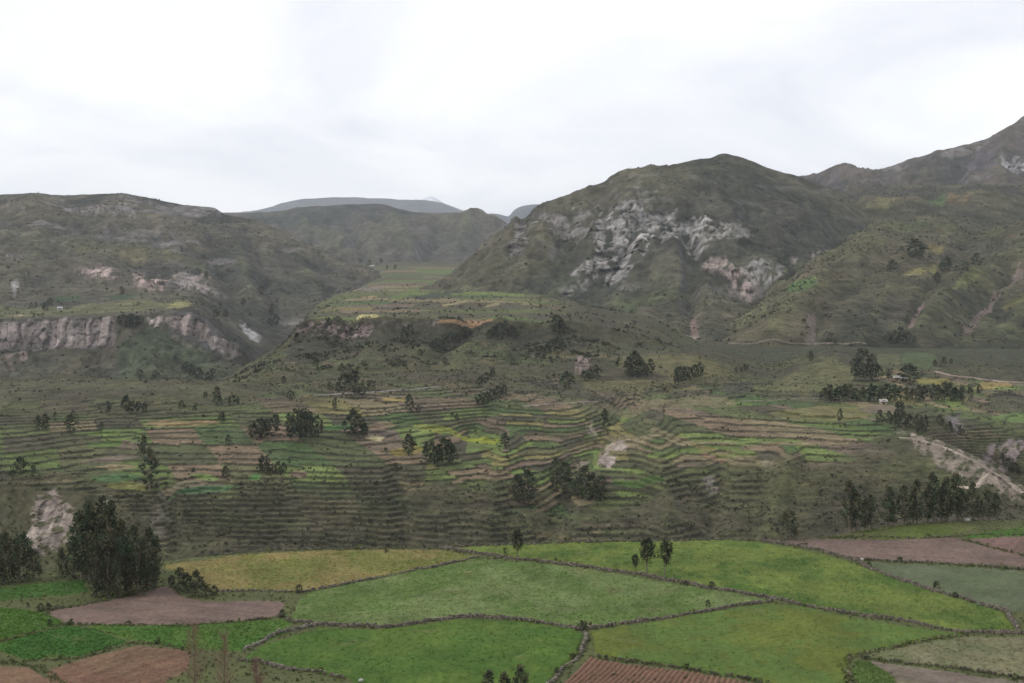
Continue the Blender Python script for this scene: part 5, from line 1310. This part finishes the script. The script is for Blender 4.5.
# ------------------------------------------------------------------ farm houses
def house(S, px, py, w, l, h, rot, label, roof=(0.55, 0.55, 0.56), wallc=(0.42, 0.36, 0.27)):
    x, y, z = SHEETS[S].hit(px, py)
    root = bpy.data.objects.new("farm_house", None); scene.collection.objects.link(root)
    root.location = (x, y, z + CAMZ - 0.3); root.rotation_euler = (0, 0, rot)
    a, b, t = l / 2, w / 2, h + w * 0.32
    V = np.array([(-a,-b,-1),(a,-b,-1),(a,b,-1),(-a,b,-1),(-a,-b,h),(a,-b,h),(a,b,h),(-a,b,h),(-a,0,t),(a,0,t)], float)
    Fc = np.array([(0,1,5),(0,5,4),(2,3,7),(2,7,6),(1,2,6),(1,6,5),(5,6,9),(3,0,4),(3,4,7),(7,4,8)])
    link("wall", fast_mesh("wall", V, Fc, np.tile(wallc, (10, 1)), False), M_WALL, root)
    e = 0.45; k = w * 0.32 / b; rv = []
    for zz in (0.03, 0.18):
        rv += [(-a-e, -b-e, h - k*e + zz), (a+e, -b-e, h - k*e + zz), (a+e, 0, t + zz), (-a-e, 0, t + zz), (-a-e, b+e, h - k*e + zz), (a+e, b+e, h - k*e + zz)]
    rf = np.array([(0,3,2,1),(3,4,5,2),(6,7,8,9),(9,8,11,10),(0,1,7,6),(4,10,11,5),(0,6,9,3),(3,9,10,4),(1,2,8,7),(2,5,11,8)])
    link("roof", fast_mesh("roof", np.array(rv), rf, np.tile(roof, (12, 1)), False), M_WALL, root)
    for dx, ww, z0, z1, nm, cc in ((0, 1.0, 0.3, 2.2, "door", (0.07, 0.05, 0.04)), (-l*0.3, 0.8, 1.1, 2.0, "window", (0.03, 0.03, 0.035)), (l*0.3, 0.8, 1.1, 2.0, "window", (0.03, 0.03, 0.035))):
        v = np.array([(dx + sx*ww/2, -b - sy, zz) for sy in (0.0, 0.06) for zz in (z0, z1) for sx in (-1, 1)])
        f_ = np.array([(4,5,7,6),(0,4,6,2),(1,3,7,5),(2,6,7,3),(0,1,5,4)])
        link(nm, fast_mesh(nm, v, f_, np.tile(cc, (8, 1)), False), M_WALL, root)
    return tag(root, label, "house")
house('B', 896, 381, 2.6, 3.6, 2.0, 0.2, "farm house with pale roof between the tall trees", (0.38, 0.36, 0.34), (0.40, 0.33, 0.2))
house('B', 903, 381.5, 2.4, 3.4, 1.9, -0.2, "small white roofed farm house left of the dark tree", (0.55, 0.55, 0.55), (0.36, 0.31, 0.2))
house('B', 883, 404, 2.0, 3.0, 1.7, 0.1, "pale roofed shed below the long tree row", (0.38, 0.36, 0.34))
house('L', 60, 310, 3.0, 4.5, 2.3, 0.1, "little white house on the shelf above the pink cliff", (0.40, 0.39, 0.39), (0.5, 0.48, 0.45))
house('M', 372, 268, 5, 8, 3, 0.2, "tiny grey roofed house among trees on the valley floor", (0.35, 0.34, 0.34), (0.4, 0.37, 0.33))
house('M', 446, 282, 3, 4.5, 2.4, 0.3, "tiny white house on the far valley fields", (0.40, 0.39, 0.38), (0.42, 0.40, 0.36))

# ------------------------------------------------------------------ boulders lying loose on the near ground and scree
def boulder(S, px, py, size, label, c=(0.42, 0.40, 0.37)):
    x, y, z = SHEETS[S].hit(px, py)
    r = np.random.default_rng(int(px * 3 + py))
    n1, n2 = 10, 6; V = []
    for i in range(n2 + 1):
        th = math.pi * i / n2
        for j in range(n1):
            ph = 2 * math.pi * j / n1
            k = size * (0.85 + 0.25 * r.random())
            V.append((k * math.sin(th) * math.cos(ph), k * 0.8 * math.sin(th) * math.sin(ph), k * 0.65 * math.cos(th)))
    Fc = [(i*n1 + j, (i+1)*n1 + j, (i+1)*n1 + (j+1) % n1, i*n1 + (j+1) % n1) for i in range(n2) for j in range(n1)]
    o = link("boulder", fast_mesh("boulder", np.array(V), np.array(Fc), np.tile(c, (len(V), 1)), False), M_STONE)
    o.location = (x, y, z + CAMZ + size * 0.3)
    return tag(o, label, "boulder")
boulder('A', 361, 682, 0.4, "white boulder at the bottom edge below the deep green field", (0.4, 0.4, 0.38))
boulder('A', 862, 561, 0.5, "pale boulder at the corner where the thick wall meets the ploughed field")
boulder('A', 967, 519.8, 0.8, "pale block beside the eucalyptus row on the right rim", (0.5, 0.48, 0.45))

# ------------------------------------------------------------------ haze
hz = bpy.data.materials.new("haze"); hz.use_nodes = True
hn, hl = hz.node_tree.nodes, hz.node_tree.links
hn.clear(); ho = hn.new("ShaderNodeOutputMaterial"); hv = hn.new("ShaderNodeVolumePrincipled")
hv.inputs['Color'].default_value = (0.84, 0.91, 1.0, 1); hv.inputs['Density'].default_value = HAZE
hv.inputs['Anisotropy'].default_value = 0.2
hl.new(hv.outputs[0], ho.inputs['Volume'])
x0, x1, y0, y1, z0, z1 = -9100, 9100, -500, 12900, CAMZ - 211, CAMZ + 620
hvx = np.array([(x, y, z) for z in (z0, z1) for y in (y0, y1) for x in (x0, x1)])
hme = fast_mesh("haze", hvx, np.array([(0,2,3,1),(4,5,7,6),(0,1,5,4),(2,6,7,3),(0,4,6,2),(1,3,7,5)]), None, False)
tag(link("haze", hme, hz), "thin valley haze", kind='stuff')
